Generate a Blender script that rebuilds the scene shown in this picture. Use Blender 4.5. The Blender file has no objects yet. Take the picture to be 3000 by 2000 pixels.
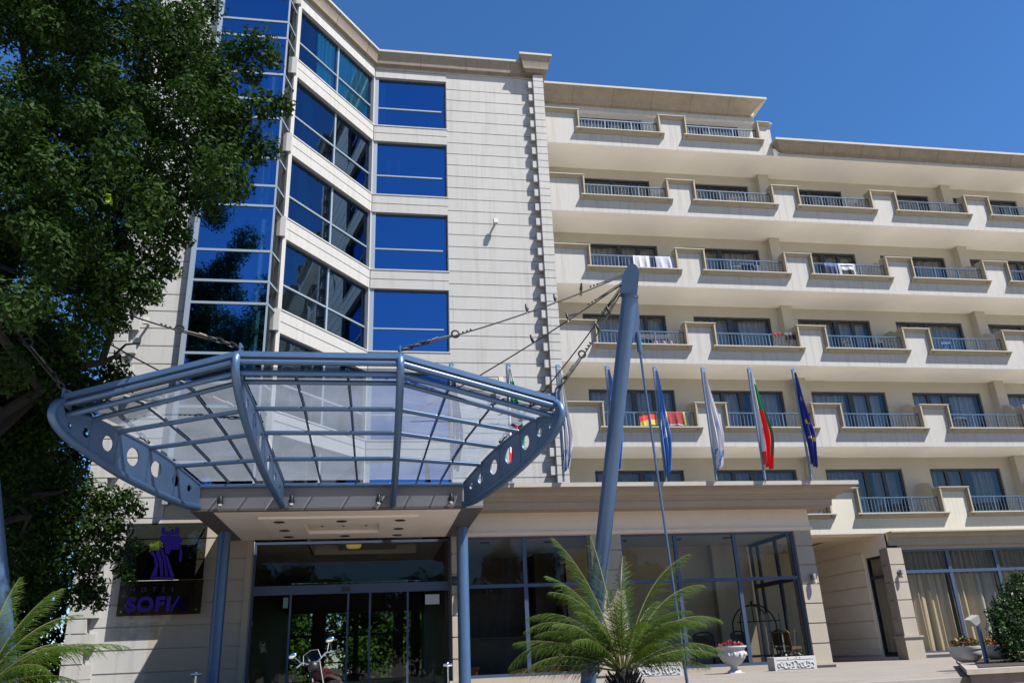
import bpy, math, random
import numpy as np
from mathutils import Vector, Matrix
random.seed(7)
rng = np.random.default_rng(11)
sc = bpy.context.scene
COL = sc.collection
R = math.radians

# ------------------------------------------------------------------ camera
F_PX, PITCH, YAW, ROLL = 2366.9986, 0.3738888, 0.1757959, -0.0441366
HC = 0.6
cp, sp_, cy, sy = math.cos(PITCH), math.sin(PITCH), math.cos(YAW), math.sin(YAW)
fwd = Vector((sy*cp, cy*cp, sp_)); r0 = Vector((cy, -sy, 0)); u0 = r0.cross(fwd)
rt = math.cos(ROLL)*r0 + math.sin(ROLL)*u0
up = -math.sin(ROLL)*r0 + math.cos(ROLL)*u0
CAM = Vector((0, 0, HC))

def at(x, y, Y):
    """point at depth Y seen at photo pixel x, y"""
    d = rt*((x-1500)/F_PX) + up*(-(y-1000)/F_PX) + fwd
    return CAM + d*(Y/d.y)

cd = bpy.data.cameras.new('camera'); cam = bpy.data.objects.new('camera', cd); COL.objects.link(cam)
m = Matrix.Identity(4)
for i in range(3):
    m[i][0] = rt[i]; m[i][1] = up[i]; m[i][2] = -fwd[i]; m[i][3] = CAM[i]
cam.matrix_world = m
cd.sensor_width = 36; cd.lens = F_PX/3000*36; cd.clip_start = 0.1; cd.clip_end = 2000
sc.camera = cam

# ------------------------------------------------------------------ world and sun
SUN = Vector((1.1, -1.0, 2.32)).normalized()
el = math.asin(SUN.z); az = math.atan2(SUN.x, SUN.y)
w = bpy.data.worlds.new('World'); sc.world = w; w.use_nodes = True
nt = w.node_tree; nt.nodes.clear()
sky = nt.nodes.new('ShaderNodeTexSky'); sky.sky_type = 'NISHITA'; sky.sun_disc = False
sky.sun_elevation = el; sky.sun_rotation = az; sky.altitude = 50; sky.air_density = 1.0; sky.dust_density = 0.0; sky.ozone_density = 10.0
bg = nt.nodes.new('ShaderNodeBackground'); bg.inputs[1].default_value = 0.074
wo = nt.nodes.new('ShaderNodeOutputWorld')
hs = nt.nodes.new('ShaderNodeHueSaturation'); hs.inputs['Saturation'].default_value = 1.10
nt.links.new(sky.outputs[0], hs.inputs['Color']); nt.links.new(hs.outputs[0], bg.inputs[0]); nt.links.new(bg.outputs[0], wo.inputs[0])
ld = bpy.data.lights.new('sun', 'SUN'); ld.energy = 5.0; ld.angle = R(0.53); ld.color = (1.0, 0.958, 0.895)
lo = bpy.data.objects.new('sun', ld); COL.objects.link(lo)
lo.rotation_euler = (-SUN).to_track_quat('-Z', 'Y').to_euler(); lo.location = (20, -20, 40)
sc.view_settings.view_transform = 'Standard'; sc.view_settings.look = 'None'
sc.view_settings.exposure = 1.14; sc.view_settings.gamma = 1
try:
    sc.cycles.max_bounces = 10; sc.cycles.transparent_max_bounces = 24; sc.cycles.glossy_bounces = 5
    sc.cycles.caustics_reflective = False; sc.cycles.caustics_refractive = False
except Exception: pass

# ------------------------------------------------------------------ materials
AL = 0.55                                                   # overall paint and stone value
def mat(name, col, rough=0.6, metal=0.0, var=0.0, vscale=3.0, bump=0.0, bscale=40.0, spec=0.5, col2=None, streak=0.0):
    if metal < .9: col = tuple(c*AL for c in col)
    M = bpy.data.materials.new(name); M.use_nodes = True
    n = M.node_tree.nodes; L = M.node_tree.links
    b = n['Principled BSDF']
    b.inputs['Base Color'].default_value = (*col, 1); b.inputs['Roughness'].default_value = rough
    b.inputs['Metallic'].default_value = metal; b.inputs['Specular IOR Level'].default_value = spec
    if var or streak or bump:
        tc = n.new('ShaderNodeTexCoord')
    if var:
        c2 = col2 or tuple(min(1, c*(1-var)) for c in col)
        nz = n.new('ShaderNodeTexNoise'); nz.inputs['Scale'].default_value = vscale; nz.inputs['Detail'].default_value = 6
        nz.inputs['Roughness'].default_value = 0.62
        L.new(tc.outputs['Object'], nz.inputs['Vector'])
        rp = n.new('ShaderNodeValToRGB'); rp.color_ramp.elements[0].position = 0.33; rp.color_ramp.elements[1].position = 0.68
        rp.color_ramp.elements[0].color = (*c2, 1); rp.color_ramp.elements[1].color = (*col, 1)
        L.new(nz.outputs['Fac'], rp.inputs['Fac']); out = rp.outputs['Color']
        if streak:
            mp = n.new('ShaderNodeMapping'); mp.inputs['Scale'].default_value = (5, 5, 0.22)
            L.new(tc.outputs['Object'], mp.inputs['Vector'])
            n2 = n.new('ShaderNodeTexNoise'); n2.inputs['Scale'].default_value = 2.0; n2.inputs['Detail'].default_value = 5
            L.new(mp.outputs[0], n2.inputs['Vector'])
            r2 = n.new('ShaderNodeValToRGB'); r2.color_ramp.elements[0].position = 0.5; r2.color_ramp.elements[1].position = 0.78
            r2.color_ramp.elements[0].color = (1, 1, 1, 1); r2.color_ramp.elements[1].color = (1-streak, 1-streak*1.08, 1-streak*1.2, 1)
            L.new(n2.outputs['Fac'], r2.inputs['Fac'])
            mx = n.new('ShaderNodeMixRGB'); mx.blend_type = 'MULTIPLY'; mx.inputs[0].default_value = 1
            L.new(out, mx.inputs[1]); L.new(r2.outputs[0], mx.inputs[2]); out = mx.outputs[0]
        L.new(out, b.inputs['Base Color'])
    if bump:
        nb = n.new('ShaderNodeTexNoise'); nb.inputs['Scale'].default_value = bscale; nb.inputs['Detail'].default_value = 4
        L.new(tc.outputs['Object'], nb.inputs['Vector'])
        bp = n.new('ShaderNodeBump'); bp.inputs['Strength'].default_value = bump; bp.inputs['Distance'].default_value = 0.02
        L.new(nb.outputs['Fac'], bp.inputs['Height']); L.new(bp.outputs[0], b.inputs['Normal'])
    return M

def glass(name, tint, refl, base=0.05, boost=1.0, rough=0.01, wobble=0.0):
    """sheet glass: tinted see-through plus mirror reflection growing at grazing angles"""
    M = bpy.data.materials.new(name); M.use_nodes = True
    n = M.node_tree.nodes; L = M.node_tree.links; n.clear()
    o = n.new('ShaderNodeOutputMaterial'); t = n.new('ShaderNodeBsdfTransparent'); g = n.new('ShaderNodeBsdfGlossy')
    t.inputs[0].default_value = (*tint, 1); g.inputs['Color'].default_value = (*refl, 1); g.inputs['Roughness'].default_value = rough
    lw = n.new('ShaderNodeFresnel'); lw.inputs[0].default_value = 1.5
    ma = n.new('ShaderNodeMath'); ma.operation = 'MULTIPLY_ADD'; ma.use_clamp = True
    ma.inputs[1].default_value = boost; ma.inputs[2].default_value = base
    L.new(lw.outputs[0], ma.inputs[0])
    mx = n.new('ShaderNodeMixShader'); L.new(ma.outputs[0], mx.inputs[0]); L.new(t.outputs[0], mx.inputs[1]); L.new(g.outputs[0], mx.inputs[2])
    L.new(mx.outputs[0], o.inputs[0])
    if wobble:
        tc = n.new('ShaderNodeTexCoord'); nz = n.new('ShaderNodeTexNoise'); nz.inputs['Scale'].default_value = 1.3
        L.new(tc.outputs['Object'], nz.inputs['Vector'])
        bp = n.new('ShaderNodeBump'); bp.inputs['Strength'].default_value = wobble; bp.inputs['Distance'].default_value = 0.05
        L.new(nz.outputs['Fac'], bp.inputs['Height']); L.new(bp.outputs[0], g.inputs['Normal'])
    return M

def emit(name, col, s):
    M = bpy.data.materials.new(name); M.use_nodes = True
    b = M.node_tree.nodes['Principled BSDF']; b.inputs['Base Color'].default_value = (*col, 1)
    b.inputs['Emission Color'].default_value = (*col, 1); b.inputs['Emission Strength'].default_value = s
    return M

m_stucco = mat('white_stucco', (.66, .65, .625), .85, var=.08, vscale=.7, bump=.25, bscale=90, streak=.16)
m_parapet = mat('parapet_stucco', (.67, .65, .615), .85, var=.08, vscale=.8, bump=.2, bscale=90, streak=.21)
m_parapet_low = mat('lower_parapet_stucco', (.84, .80, .66), .85, var=.08, vscale=.8, bump=.2, bscale=90, streak=.12)
m_cream = mat('cream_render', (.76, .69, .56), .85, var=.07, vscale=1.0, bump=.15, bscale=80)
m_ground = mat('ground_floor_render', (.60, .525, .425), .85, var=.08, vscale=1.2, bump=.2, bscale=80, streak=.05)
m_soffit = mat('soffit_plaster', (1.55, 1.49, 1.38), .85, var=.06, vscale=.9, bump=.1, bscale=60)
m_trim = mat('cast_stone_trim', (.56, .475, .33), .8, var=.14, vscale=3.5, bump=.15, bscale=70, streak=.1)
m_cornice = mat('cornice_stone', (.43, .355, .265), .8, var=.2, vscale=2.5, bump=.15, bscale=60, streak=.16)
m_joint = mat('dark_joint', (.16, .13, .10), .9)
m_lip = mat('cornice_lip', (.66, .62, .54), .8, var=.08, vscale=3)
m_roof = mat('roof_felt', (.2, .19, .18), .9, var=.2)
m_blue = mat('blue_steel_paint', (.105, .205, .39), .38, metal=.25, var=.10, vscale=6)
m_blue2 = mat('blue_plate_paint', (.13, .23, .42), .45, metal=.2, var=.14, vscale=3, streak=.06)
m_frame = mat('pale_blue_frame', (.46, .55, .64), .4, metal=.3)
m_dark = mat('dark_navy_frame', (.028, .034, .05), .45)
m_navy = mat('blue_shopfront_frame', (.075, .115, .21), .42, metal=.2)
m_rail = mat('blue_railing', (.115, .20, .32), .45, metal=.2)
m_fascia = mat('grey_fascia_panel', (.34, .335, .36), .5, metal=.3, var=.05, vscale=2)
m_under = mat('brown_metal_border', (.16, .135, .13), .55)
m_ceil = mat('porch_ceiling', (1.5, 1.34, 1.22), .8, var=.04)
m_chrome = mat('chrome', (.75, .75, .76), .15, metal=1)
m_black = mat('black_metal', (.012, .012, .013), .45)
m_cable = mat('dark_cable', (.05, .047, .045), .5, metal=.4)
m_white = mat('white_plaster_planter', (.78, .77, .76), .7, var=.06, vscale=6)
m_soil = mat('soil', (.05, .035, .025), .95)
m_terra = mat('terracotta', (.38, .14, .07), .7, var=.12)
m_wood = mat('wood_panel', (.15, .09, .055), .45, var=.3, vscale=5)
m_wallin = mat('inside_wall', (.85, .68, .46), .8, var=.06)
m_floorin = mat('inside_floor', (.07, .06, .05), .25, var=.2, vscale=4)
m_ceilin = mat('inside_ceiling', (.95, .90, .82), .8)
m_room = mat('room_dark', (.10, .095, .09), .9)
m_cu_sheer = mat('sheer_curtain', (.80, .81, .80), .8)
m_cu_dark = mat('heavy_curtain', (.52, .43, .31), .85)
m_cu_beige = mat('beige_curtain', (1.0, .86, .68), .85)
m_cu_light = mat('light_curtain', (1.5, 1.55, 1.55), .8)
g_blue = glass('blue_mirror_glass', (.10, .36, .60), (.22, .47, .86), base=.42, boost=1.0, wobble=.02)
g_blue2 = glass('blue_side_glass', (.26, .70, .84), (.32, .52, .80), base=.20, boost=.9, wobble=.02)
g_clear = glass('clear_glass', (.80, .82, .80), (.9, .95, 1), base=.0, boost=.5)
g_room = glass('balcony_glass', (.74, .76, .78), (.9, .93, .95), base=.03, boost=.8, wobble=.02)
g_can = glass('canopy_glass', (.58, .63, .69), (1, 1, 1), base=.05, boost=.7, rough=.06)
def milky(M, f, col):
    n = M.node_tree.nodes; L = M.node_tree.links; o = [q for q in n if q.type == 'OUTPUT_MATERIAL'][0]; src = o.inputs[0].links[0].from_socket
    t = n.new('ShaderNodeBsdfTranslucent'); t.inputs[0].default_value = (*col, 1)
    tc = n.new('ShaderNodeTexCoord'); nz = n.new('ShaderNodeTexNoise'); nz.inputs['Scale'].default_value = 1.1; nz.inputs['Detail'].default_value = 4
    mr = n.new('ShaderNodeMapRange'); mr.inputs[1].default_value = .3; mr.inputs[2].default_value = .75; mr.inputs[3].default_value = f*.75; mr.inputs[4].default_value = f*1.2
    mx = n.new('ShaderNodeMixShader'); L.new(tc.outputs['Object'], nz.inputs['Vector']); L.new(nz.outputs['Fac'], mr.inputs[0]); L.new(mr.outputs[0], mx.inputs[0])
    L.new(src, mx.inputs[1]); L.new(t.outputs[0], mx.inputs[2]); L.new(mx.outputs[0], o.inputs[0])
milky(g_can, .36, (.25, .285, .34))
g_sign = glass('smoked_glass', (.42, .41, .37), (.7, .75, .8), base=.0, boost=.7)
m_lamp = mat('lamp_glass', (.75, .72, .62), .3)
m_pave = mat('pale_paving', (.36, .325, .29), .8, var=.12, vscale=.9, bump=.1, bscale=30)
m_asph = mat('forecourt', (.86, .77, .65), .9, var=.2, vscale=8, bump=.3, bscale=120)
m_grass = mat('grass_ground', (.05, .09, .025), .95, var=.4, vscale=2)
m_bark = mat('bark', (.022, .019, .016), .95, var=.5, vscale=6, bump=.9, bscale=14)

def tiles(M, w_, h_, dark, soft=.015):
    n = M.node_tree.nodes; L = M.node_tree.links; b = n['Principled BSDF']; src = b.inputs['Base Color'].links[0].from_socket
    tc = n.new('ShaderNodeTexCoord'); br = n.new('ShaderNodeTexBrick'); br.inputs['Scale'].default_value = 1; br.inputs['Mortar Size'].default_value = soft
    br.inputs['Brick Width'].default_value = w_; br.inputs['Row Height'].default_value = h_; br.inputs['Color1'].default_value = (1, 1, 1, 1); br.inputs['Color2'].default_value = (.86, .85, .84, 1); br.inputs['Mortar'].default_value = (dark, dark, dark, 1)
    mx = n.new('ShaderNodeMixRGB'); mx.blend_type = 'MULTIPLY'; mx.inputs[0].default_value = 1
    L.new(tc.outputs['Object'], br.inputs['Vector']); L.new(src, mx.inputs[1]); L.new(br.outputs['Color'], mx.inputs[2]); L.new(mx.outputs[0], b.inputs['Base Color'])
tiles(m_pave, .9, .45, .55)

# ------------------------------------------------------------------ mesh helpers
class MB:
    def __init__(s): s.v = []; s.f = []; s.mi = []; s.cur = 0
    def add(s, pts, faces):
        b = len(s.v); s.v += [tuple(p) for p in pts]
        for f in faces: s.f.append([b+i for i in f]); s.mi.append(s.cur)
    def quad(s, a, b, c, d): s.add([a, b, c, d], [(0, 1, 2, 3)])
    def poly(s, pts): s.add(pts, [tuple(range(len(pts)))])
    def box(s, x0, x1, y0, y1, z0, z1):
        s.add([(x0, y0, z0), (x1, y0, z0), (x1, y1, z0), (x0, y1, z0), (x0, y0, z1), (x1, y0, z1), (x1, y1, z1), (x0, y1, z1)],
              [(0, 3, 2, 1), (4, 5, 6, 7), (0, 1, 5, 4), (1, 2, 6, 5), (2, 3, 7, 6), (3, 0, 4, 7)])
    def fbox(s, fr, u0, u1, o0, o1, z0, z1):
        P = [fr(u, o, z) for z in (z0, z1) for (u, o) in ((u0, o0), (u1, o0), (u1, o1), (u0, o1))]
        s.add(P, [(0, 3, 2, 1), (4, 5, 6, 7), (0, 1, 5, 4), (1, 2, 6, 5), (2, 3, 7, 6), (3, 0, 4, 7)])
    def prism(s, pts, vec):
        n = len(pts); vec = Vector(vec)
        P = [Vector(p) for p in pts] + [Vector(p)+vec for p in pts]
        s.add(P, [tuple(range(n))[::-1], tuple(range(n, 2*n))] + [(i, (i+1) % n, n+(i+1) % n, n+i) for i in range(n)])
    def tube(s, path, r, n=10, cap=True):
        path = [Vector(p) for p in path]; k = len(path)
        rs = r if isinstance(r, (list, tuple)) else [r]*k
        t0 = (path[1]-path[0]).normalized()
        a = Vector((0, 0, 1)) if abs(t0.z) < .9 else Vector((1, 0, 0))
        nrm = (a - t0*a.dot(t0)).normalized(); P = []
        for i in range(k):
            t = (path[min(i+1, k-1)]-path[max(i-1, 0)]).normalized()
            nrm = (nrm - t*nrm.dot(t)).normalized(); b = t.cross(nrm)
            for j in range(n):
                an = 2*math.pi*j/n; P.append(path[i] + (nrm*math.cos(an)+b*math.sin(an))*rs[i])
        F = [(i*n+j, i*n+(j+1) % n, (i+1)*n+(j+1) % n, (i+1)*n+j) for i in range(k-1) for j in range(n)]
        if cap: F += [tuple(range(n))[::-1], tuple(range((k-1)*n, k*n))]
        s.add(P, F)
    def lathe(s, c, prof, n=24):
        c = Vector(c); P = []
        for (r, z) in prof:
            for j in range(n):
                a = 2*math.pi*j/n; P.append(c+Vector((r*math.cos(a), r*math.sin(a), z)))
        k = len(prof)
        F = [(i*n+j, i*n+(j+1) % n, (i+1)*n+(j+1) % n, (i+1)*n+j) for i in range(k-1) for j in range(n)]
        F += [tuple(range(n))[::-1], tuple(range((k-1)*n, k*n))]
        s.add(P, F)
    def ball(s, c, r, n=10, sc_=(1, 1, 1)):
        c = Vector(c); P = []; k = n//2
        for i in range(1, k):
            th = math.pi*i/k
            for j in range(n):
                a = 2*math.pi*j/n
                P.append(c+Vector((r*sc_[0]*math.sin(th)*math.cos(a), r*sc_[1]*math.sin(th)*math.sin(a), r*sc_[2]*math.cos(th))))
        F = [(i*n+j, i*n+(j+1) % n, (i+1)*n+(j+1) % n, (i+1)*n+j) for i in range(k-2) for j in range(n)]
        b = len(P); P += [c+Vector((0, 0, r*sc_[2])), c-Vector((0, 0, r*sc_[2]))]
        F += [(b, (j+1) % n, j) for j in range(n)] + [(b+1, (k-2)*n+j, (k-2)*n+(j+1) % n) for j in range(n)]
        s.add(P, F)
    def sweep(s, path, prof, closed_prof=True):
        """profile of (outward offset, z) swept along a plan path; outward is to the right of travel"""
        n = len(path); P = []; k = len(prof); dirs = []
        for i in range(n-1):
            d = Vector((path[i+1][0]-path[i][0], path[i+1][1]-path[i][1])).normalized(); dirs.append(d)
        for i in range(n):
            n1 = Vector((dirs[max(i-1, 0)].y, -dirs[max(i-1, 0)].x)); n2 = Vector((dirs[min(i, n-2)].y, -dirs[min(i, n-2)].x))
            mm = (n1+n2)/(1+n1.dot(n2))
            for (o, z) in prof: P.append((path[i][0]+mm.x*o, path[i][1]+mm.y*o, z))
        F = []
        kk = k if closed_prof else k-1
        for i in range(n-1):
            for j in range(kk): F.append((i*k+j, i*k+(j+1) % k, (i+1)*k+(j+1) % k, (i+1)*k+j))
        if closed_prof: F += [tuple(range(k)), tuple(range((n-1)*k, n*k))[::-1]]
        s.add(P, F)
    def build(s, name, mats, parent=None, smooth=False, bevel=0.0):
        me = bpy.data.meshes.new(name); me.from_pydata(s.v, [], s.f)
        mats = mats if isinstance(mats, (list, tuple)) else [mats]
        for q in mats: me.materials.append(q)
        if len(mats) > 1: me.polygons.foreach_set('material_index', s.mi)
        if smooth: me.polygons.foreach_set('use_smooth', [True]*len(me.polygons))
        me.update()
        o = bpy.data.objects.new(name, me); COL.objects.link(o)
        if parent is not None: o.parent = parent
        if smooth: 
            try: me.set_sharp_from_angle(angle=R(40))
            except Exception: pass
        if bevel:
            bv = o.modifiers.new('bevel', 'BEVEL'); bv.width = bevel; bv.segments = 2; bv.limit_method = 'ANGLE'
        return o

def tag(o, label=None, cat=None, group=None, kind=None):
    if label: o['label'] = label
    if cat: o['category'] = cat
    if group: o['group'] = group
    if kind: o['kind'] = kind
    return o
def thing(name, label, cat, loc=(0, 0, 0), group=None):
    o = bpy.data.objects.new(name, None); COL.objects.link(o); o.location = loc; o.empty_display_size = .2
    return tag(o, label, cat, group)
def dup(o, parent=None, dz=0.0):
    c = o.copy(); COL.objects.link(c); c.parent = parent
    if dz: c.location.z += dz
    for ch in list(o.children): dup(ch, c)
    return c
def frame(p0, p1):
    d = Vector((p1[0]-p0[0], p1[1]-p0[1])); L = d.length; d.normalize(); nx, ny = d.y, -d.x
    def fr(u, o, z): return (p0[0]+d.x*u+nx*o, p0[1]+d.y*u+ny*o, z)
    return fr, L
def ident(u, o, z): return (u, -o, z)
def facade(Y):
    def fr(u, o, z): return (u, Y-o, z)
    return fr
def wall_open(mb, fr, u0, u1, z0, z1, ops, depth=.12, back=None):
    us = sorted({u0, u1, *[a for o in ops for a in o[:2]]}); zs = sorted({z0, z1, *[a for o in ops for a in o[2:]]})
    for a, b in zip(us, us[1:]):
        for c, d in zip(zs, zs[1:]):
            mu, mz = (a+b)/2, (c+d)/2
            if any(o[0] < mu < o[1] and o[2] < mz < o[3] for o in ops): continue
            mb.quad(fr(a, 0, c), fr(b, 0, c), fr(b, 0, d), fr(a, 0, d))
    for (a, b, c, d) in ops:
        for (p, q) in (((a, c), (a, d)), ((a, d), (b, d)), ((b, d), (b, c)), ((b, c), (a, c))):
            mb.quad(fr(p[0], 0, p[1]), fr(q[0], 0, q[1]), fr(q[0], -depth, q[1]), fr(p[0], -depth, p[1]))
def courses(mb, fr, u0, u1, levels, g=.03, d=.028):
    """stone courses standing d proud of the wall, g apart"""
    for a, b in zip(levels, levels[1:]): mb.fbox(fr, u0, u1, 0.001, d, a+g/2, b-g/2)
def curtain(fr, u0, u1, z0, z1, off, amp=.05, wl=.16):
    mb = MB(); n = max(8, int((u1-u0)/wl*8)); P = []
    ph = random.random()*6
    for i in range(n+1):
        u = u0+(u1-u0)*i/n; t = 2*math.pi*u/wl+ph
        o = off + amp*(math.sin(t)+.45*math.sin(1.7*t+1)+.3*math.sin(.37*t))
        P += [fr(u, o*1.0, z1), fr(u+.03*math.sin(.6*t), o+amp*.5*math.sin(t*.5), z0)]
    mb.add(P, [(2*i, 2*i+2, 2*i+3, 2*i+1) for i in range(n)])
    return mb
def window(parent, fr, u0, u1, z0, z1, setback, vs=(), hs=(), fw=.06, fmat=None, gmat=None, name='window', depth=.07, rmat=None):
    """frame mesh with the panes as its sub-part"""
    mb = MB(); o1 = -setback+.03; o0 = o1-depth
    mb.fbox(fr, u0, u0+fw, o0, o1, z0, z1); mb.fbox(fr, u1-fw, u1, o0, o1, z0, z1)
    mb.fbox(fr, u0+fw, u1-fw, o0, o1, z1-fw, z1); mb.fbox(fr, u0+fw, u1-fw, o0, o1, z0, z0+fw)
    if rmat: mb.cur = 1
    for v in vs:
        v, ww = v if isinstance(v, tuple) else (v, fw)
        mb.fbox(fr, v-ww/2, v+ww/2, o0+.004, o1+.004, z0+fw, z1-fw)
    for h in hs:
        h, ww, a, b = h if isinstance(h, tuple) else (h, fw, u0+fw, u1-fw)
        mb.fbox(fr, a, b, o0+.008, o1+.008, h-ww/2, h+ww/2)
    w_ = mb.build(name, [fmat, rmat] if rmat else fmat, parent)
    g = MB(); of = (o0+o1)/2
    ue = [u0+fw*.5]+sorted(v[0] if isinstance(v, tuple) else v for v in vs)+[u1-fw*.5]
    ze = [z0+fw*.5]+sorted(h[0] if isinstance(h, tuple) else h for h in hs)+[z1-fw*.5]
    for a, c in zip(ue, ue[1:]):
        for b_, d in zip(ze, ze[1:]):
            tu, tz = random.uniform(-.0035, .0035)*(c-a), random.uniform(-.0035, .0035)*(d-b_)
            g.quad(fr(a, of-tu-tz, b_), fr(c, of+tu-tz, b_), fr(c, of+tu+tz, d), fr(a, of-tu+tz, d))
    g.build('pane', gmat, w_)
    return w_

# ================================================================== SETTING
ZT = 0.06
mb = MB(); mb.quad((-600, -600, -1.0), (600, -600, -1.0), (600, 900, -1.0), (-600, 900, -1.0))
tag(mb.build('ground', m_asph), kind='structure')
mb = MB(); mb.box(-40, 60, 11.9, 33.0, -1.1, ZT)
mb.cur = 1; mb.box(-40, 60, 11.72, 11.9, -1.1, ZT+.015)
tag(mb.build('terrace', [m_pave, mat('kerb_stone', (.42, .39, .36), .8, var=.15)]), kind='structure')
mb = MB(); mb.quad((-60, 33.0, -.2), (80, 33.0, -.2), (80, 90, -.2), (-60, 90, -.2))
tag(mb.build('garden_lawn', m_grass), kind='structure')

# ================================================================== HOTEL
H = thing('hotel_building', 'cream hotel with blue glass tower and six rows of balconies', 'building', (0, 0, 0))
YB, YW, YR = 25.48, 27.1, 33.0                      # balcony front, window wall, rear
CAP = lambda r: 5.59 + 3*(r-1)
PIER = [6.98, 11.39, 15.72, 19.97, 24.2, 28.45]
XR = 30.6

# ---- floor slabs of the wing
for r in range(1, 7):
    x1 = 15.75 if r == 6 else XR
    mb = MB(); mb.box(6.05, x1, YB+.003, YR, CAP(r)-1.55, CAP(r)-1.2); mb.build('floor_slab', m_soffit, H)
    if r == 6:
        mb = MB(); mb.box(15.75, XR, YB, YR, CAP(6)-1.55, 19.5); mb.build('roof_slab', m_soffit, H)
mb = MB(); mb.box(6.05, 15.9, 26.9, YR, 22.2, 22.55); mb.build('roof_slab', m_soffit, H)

# ---- balconies: parapet with piers, railing, stone trim
def balcony_parts(b, x0, x1, zc, parent, right_end=False, pm=None):
    """b-th bay between two pier centres, zc = cap top"""
    hw = .50
    a, c = x0+hw, x1-hw
    p = MB()
    zb, zo = zc-1.543, zc-.98
    p.box(x0, x1, YB, YB+.24, zb, zo)
    xl = x0 if b else 6.05
    p.box(xl if b == 0 else x0, a, YB, YB+.24, zo, zc-.06)
    p.box(c, x1 + (.03 if right_end else 0), YB, YB+.24, zo, zc-.06)
    if b == 0: p.box(6.05, x0, YB, YB+.24, zb, zo)
    ob = p.build('balcony', pm or m_parapet, parent)
    t = MB()
    # cap mouldings over half piers, side mouldings, sill ledge
    prof = [(.0, zc-.15), (.025, zc-.15), (.035, zc-.115), (.06, zc-.10), (.085, zc-.065), (.125, zc-.04), (.145, zc-.03), (-.27, zc-.03), (-.27, zc-.05), (0, zc-.05)]
    def capm(xa, xb, ends):
        t.cur = 0; t.sweep([(xa, YB), (xb, YB)], prof)
        t.cur = 1; t.sweep([(xa-(.1 if ends == 'l' else 0), YB), (xb+(.1 if ends == 'r' else 0), YB)], [(.15, zc-.029), (.15, zc), (-.27, zc), (-.27, zc-.029)]); t.cur = 0
        if ends == 'r': t.box(xb, xb+.09, YB-.10, YB+.27, zc-.085, zc-.031)
        if ends == 'l': t.box(xa-.09, xa, YB-.10, YB+.27, zc-.085, zc-.031)
    capm(xl, a, 'r'); capm(c, x1, 'l')
    if right_end: t.box(x1, x1+.12, YB-.10, YB+.27, zc-.06, zc-.002)
    for (u, s) in ((a, 1), (c, -1)):
        ua, ub = (u-.015, u+.085) if s == 1 else (u-.085, u+.015)
        t.box(ua, ub, YB-.09, YB+.26, zo, zc-.062)
        ua, ub = (u+.02, u+.075) if s == 1 else (u-.075, u-.02)
        t.box(ua, ub, YB-.14, YB-.09, zo-.02, zc-.062)
    lp = [(0, zo-.06), (.035, zo-.06), (.045, zo-.03), (.08, zo-.01), (.10, zo+.02), (.15, zo+.05), (.175, zo+.06), (-.26, zo+.06), (-.26, zo+.0), (0, zo)]
    t.cur = 0
    t.sweep([(a-.11, YB), (c+.11, YB)], lp)
    t.cur = 1; t.box(a-.10, c+.10, YB-.20, YB+.25, zo+.062, zo+.10)
    t.build('moulding', [m_trim, m_lip], ob)
    q = MB(); yr = YB+.06
    zr0, zr1 = zo+.13, zc-.31
    q.box(a+.085, c-.085, yr-.025, yr+.025, zr1-.035, zr1)
    q.box(a+.085, c-.085, yr-.012, yr+.012, zr0, zr0+.025)
    L = c-a-.17
    for k in (0, 1, 2, 3):
        xx = a+.085+L*k/3; q.box(xx-.022, xx+.022, yr-.022, yr+.022, zo+.09, zr1-.035)
    for k in range(3):
        for j in range(1, 8):
            xx = a+.085+L*(k+j/8)/3; q.box(xx-.010, xx+.010, yr-.008, yr+.008, zr0+.025, zr1-.035)
    q.build('railing', m_rail, ob)
    return ob
for b in range(5):
    base = None
    for r in range(1, 7):
        if r == 6 and b > 1: continue
        if r == 6 and b == 1:
            balcony_parts(b, PIER[1], 15.60, CAP(6), H, True); continue
        if r == 1: balcony_parts(b, PIER[b], PIER[b+1], CAP(r), H, False, m_parapet_low); continue
        if base is None: base = balcony_parts(b, PIER[b], PIER[b+1], CAP(r), H)
        else: dup(base, H, 3.0*(r-2))
# side wall of the sixth-floor terrace
mb = MB(); mb.box(15.39, 15.63, YB+.24, YW, CAP(6)-1.2, CAP(6)-.06); mb.build('terrace_side_wall', m_parapet, H)

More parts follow.
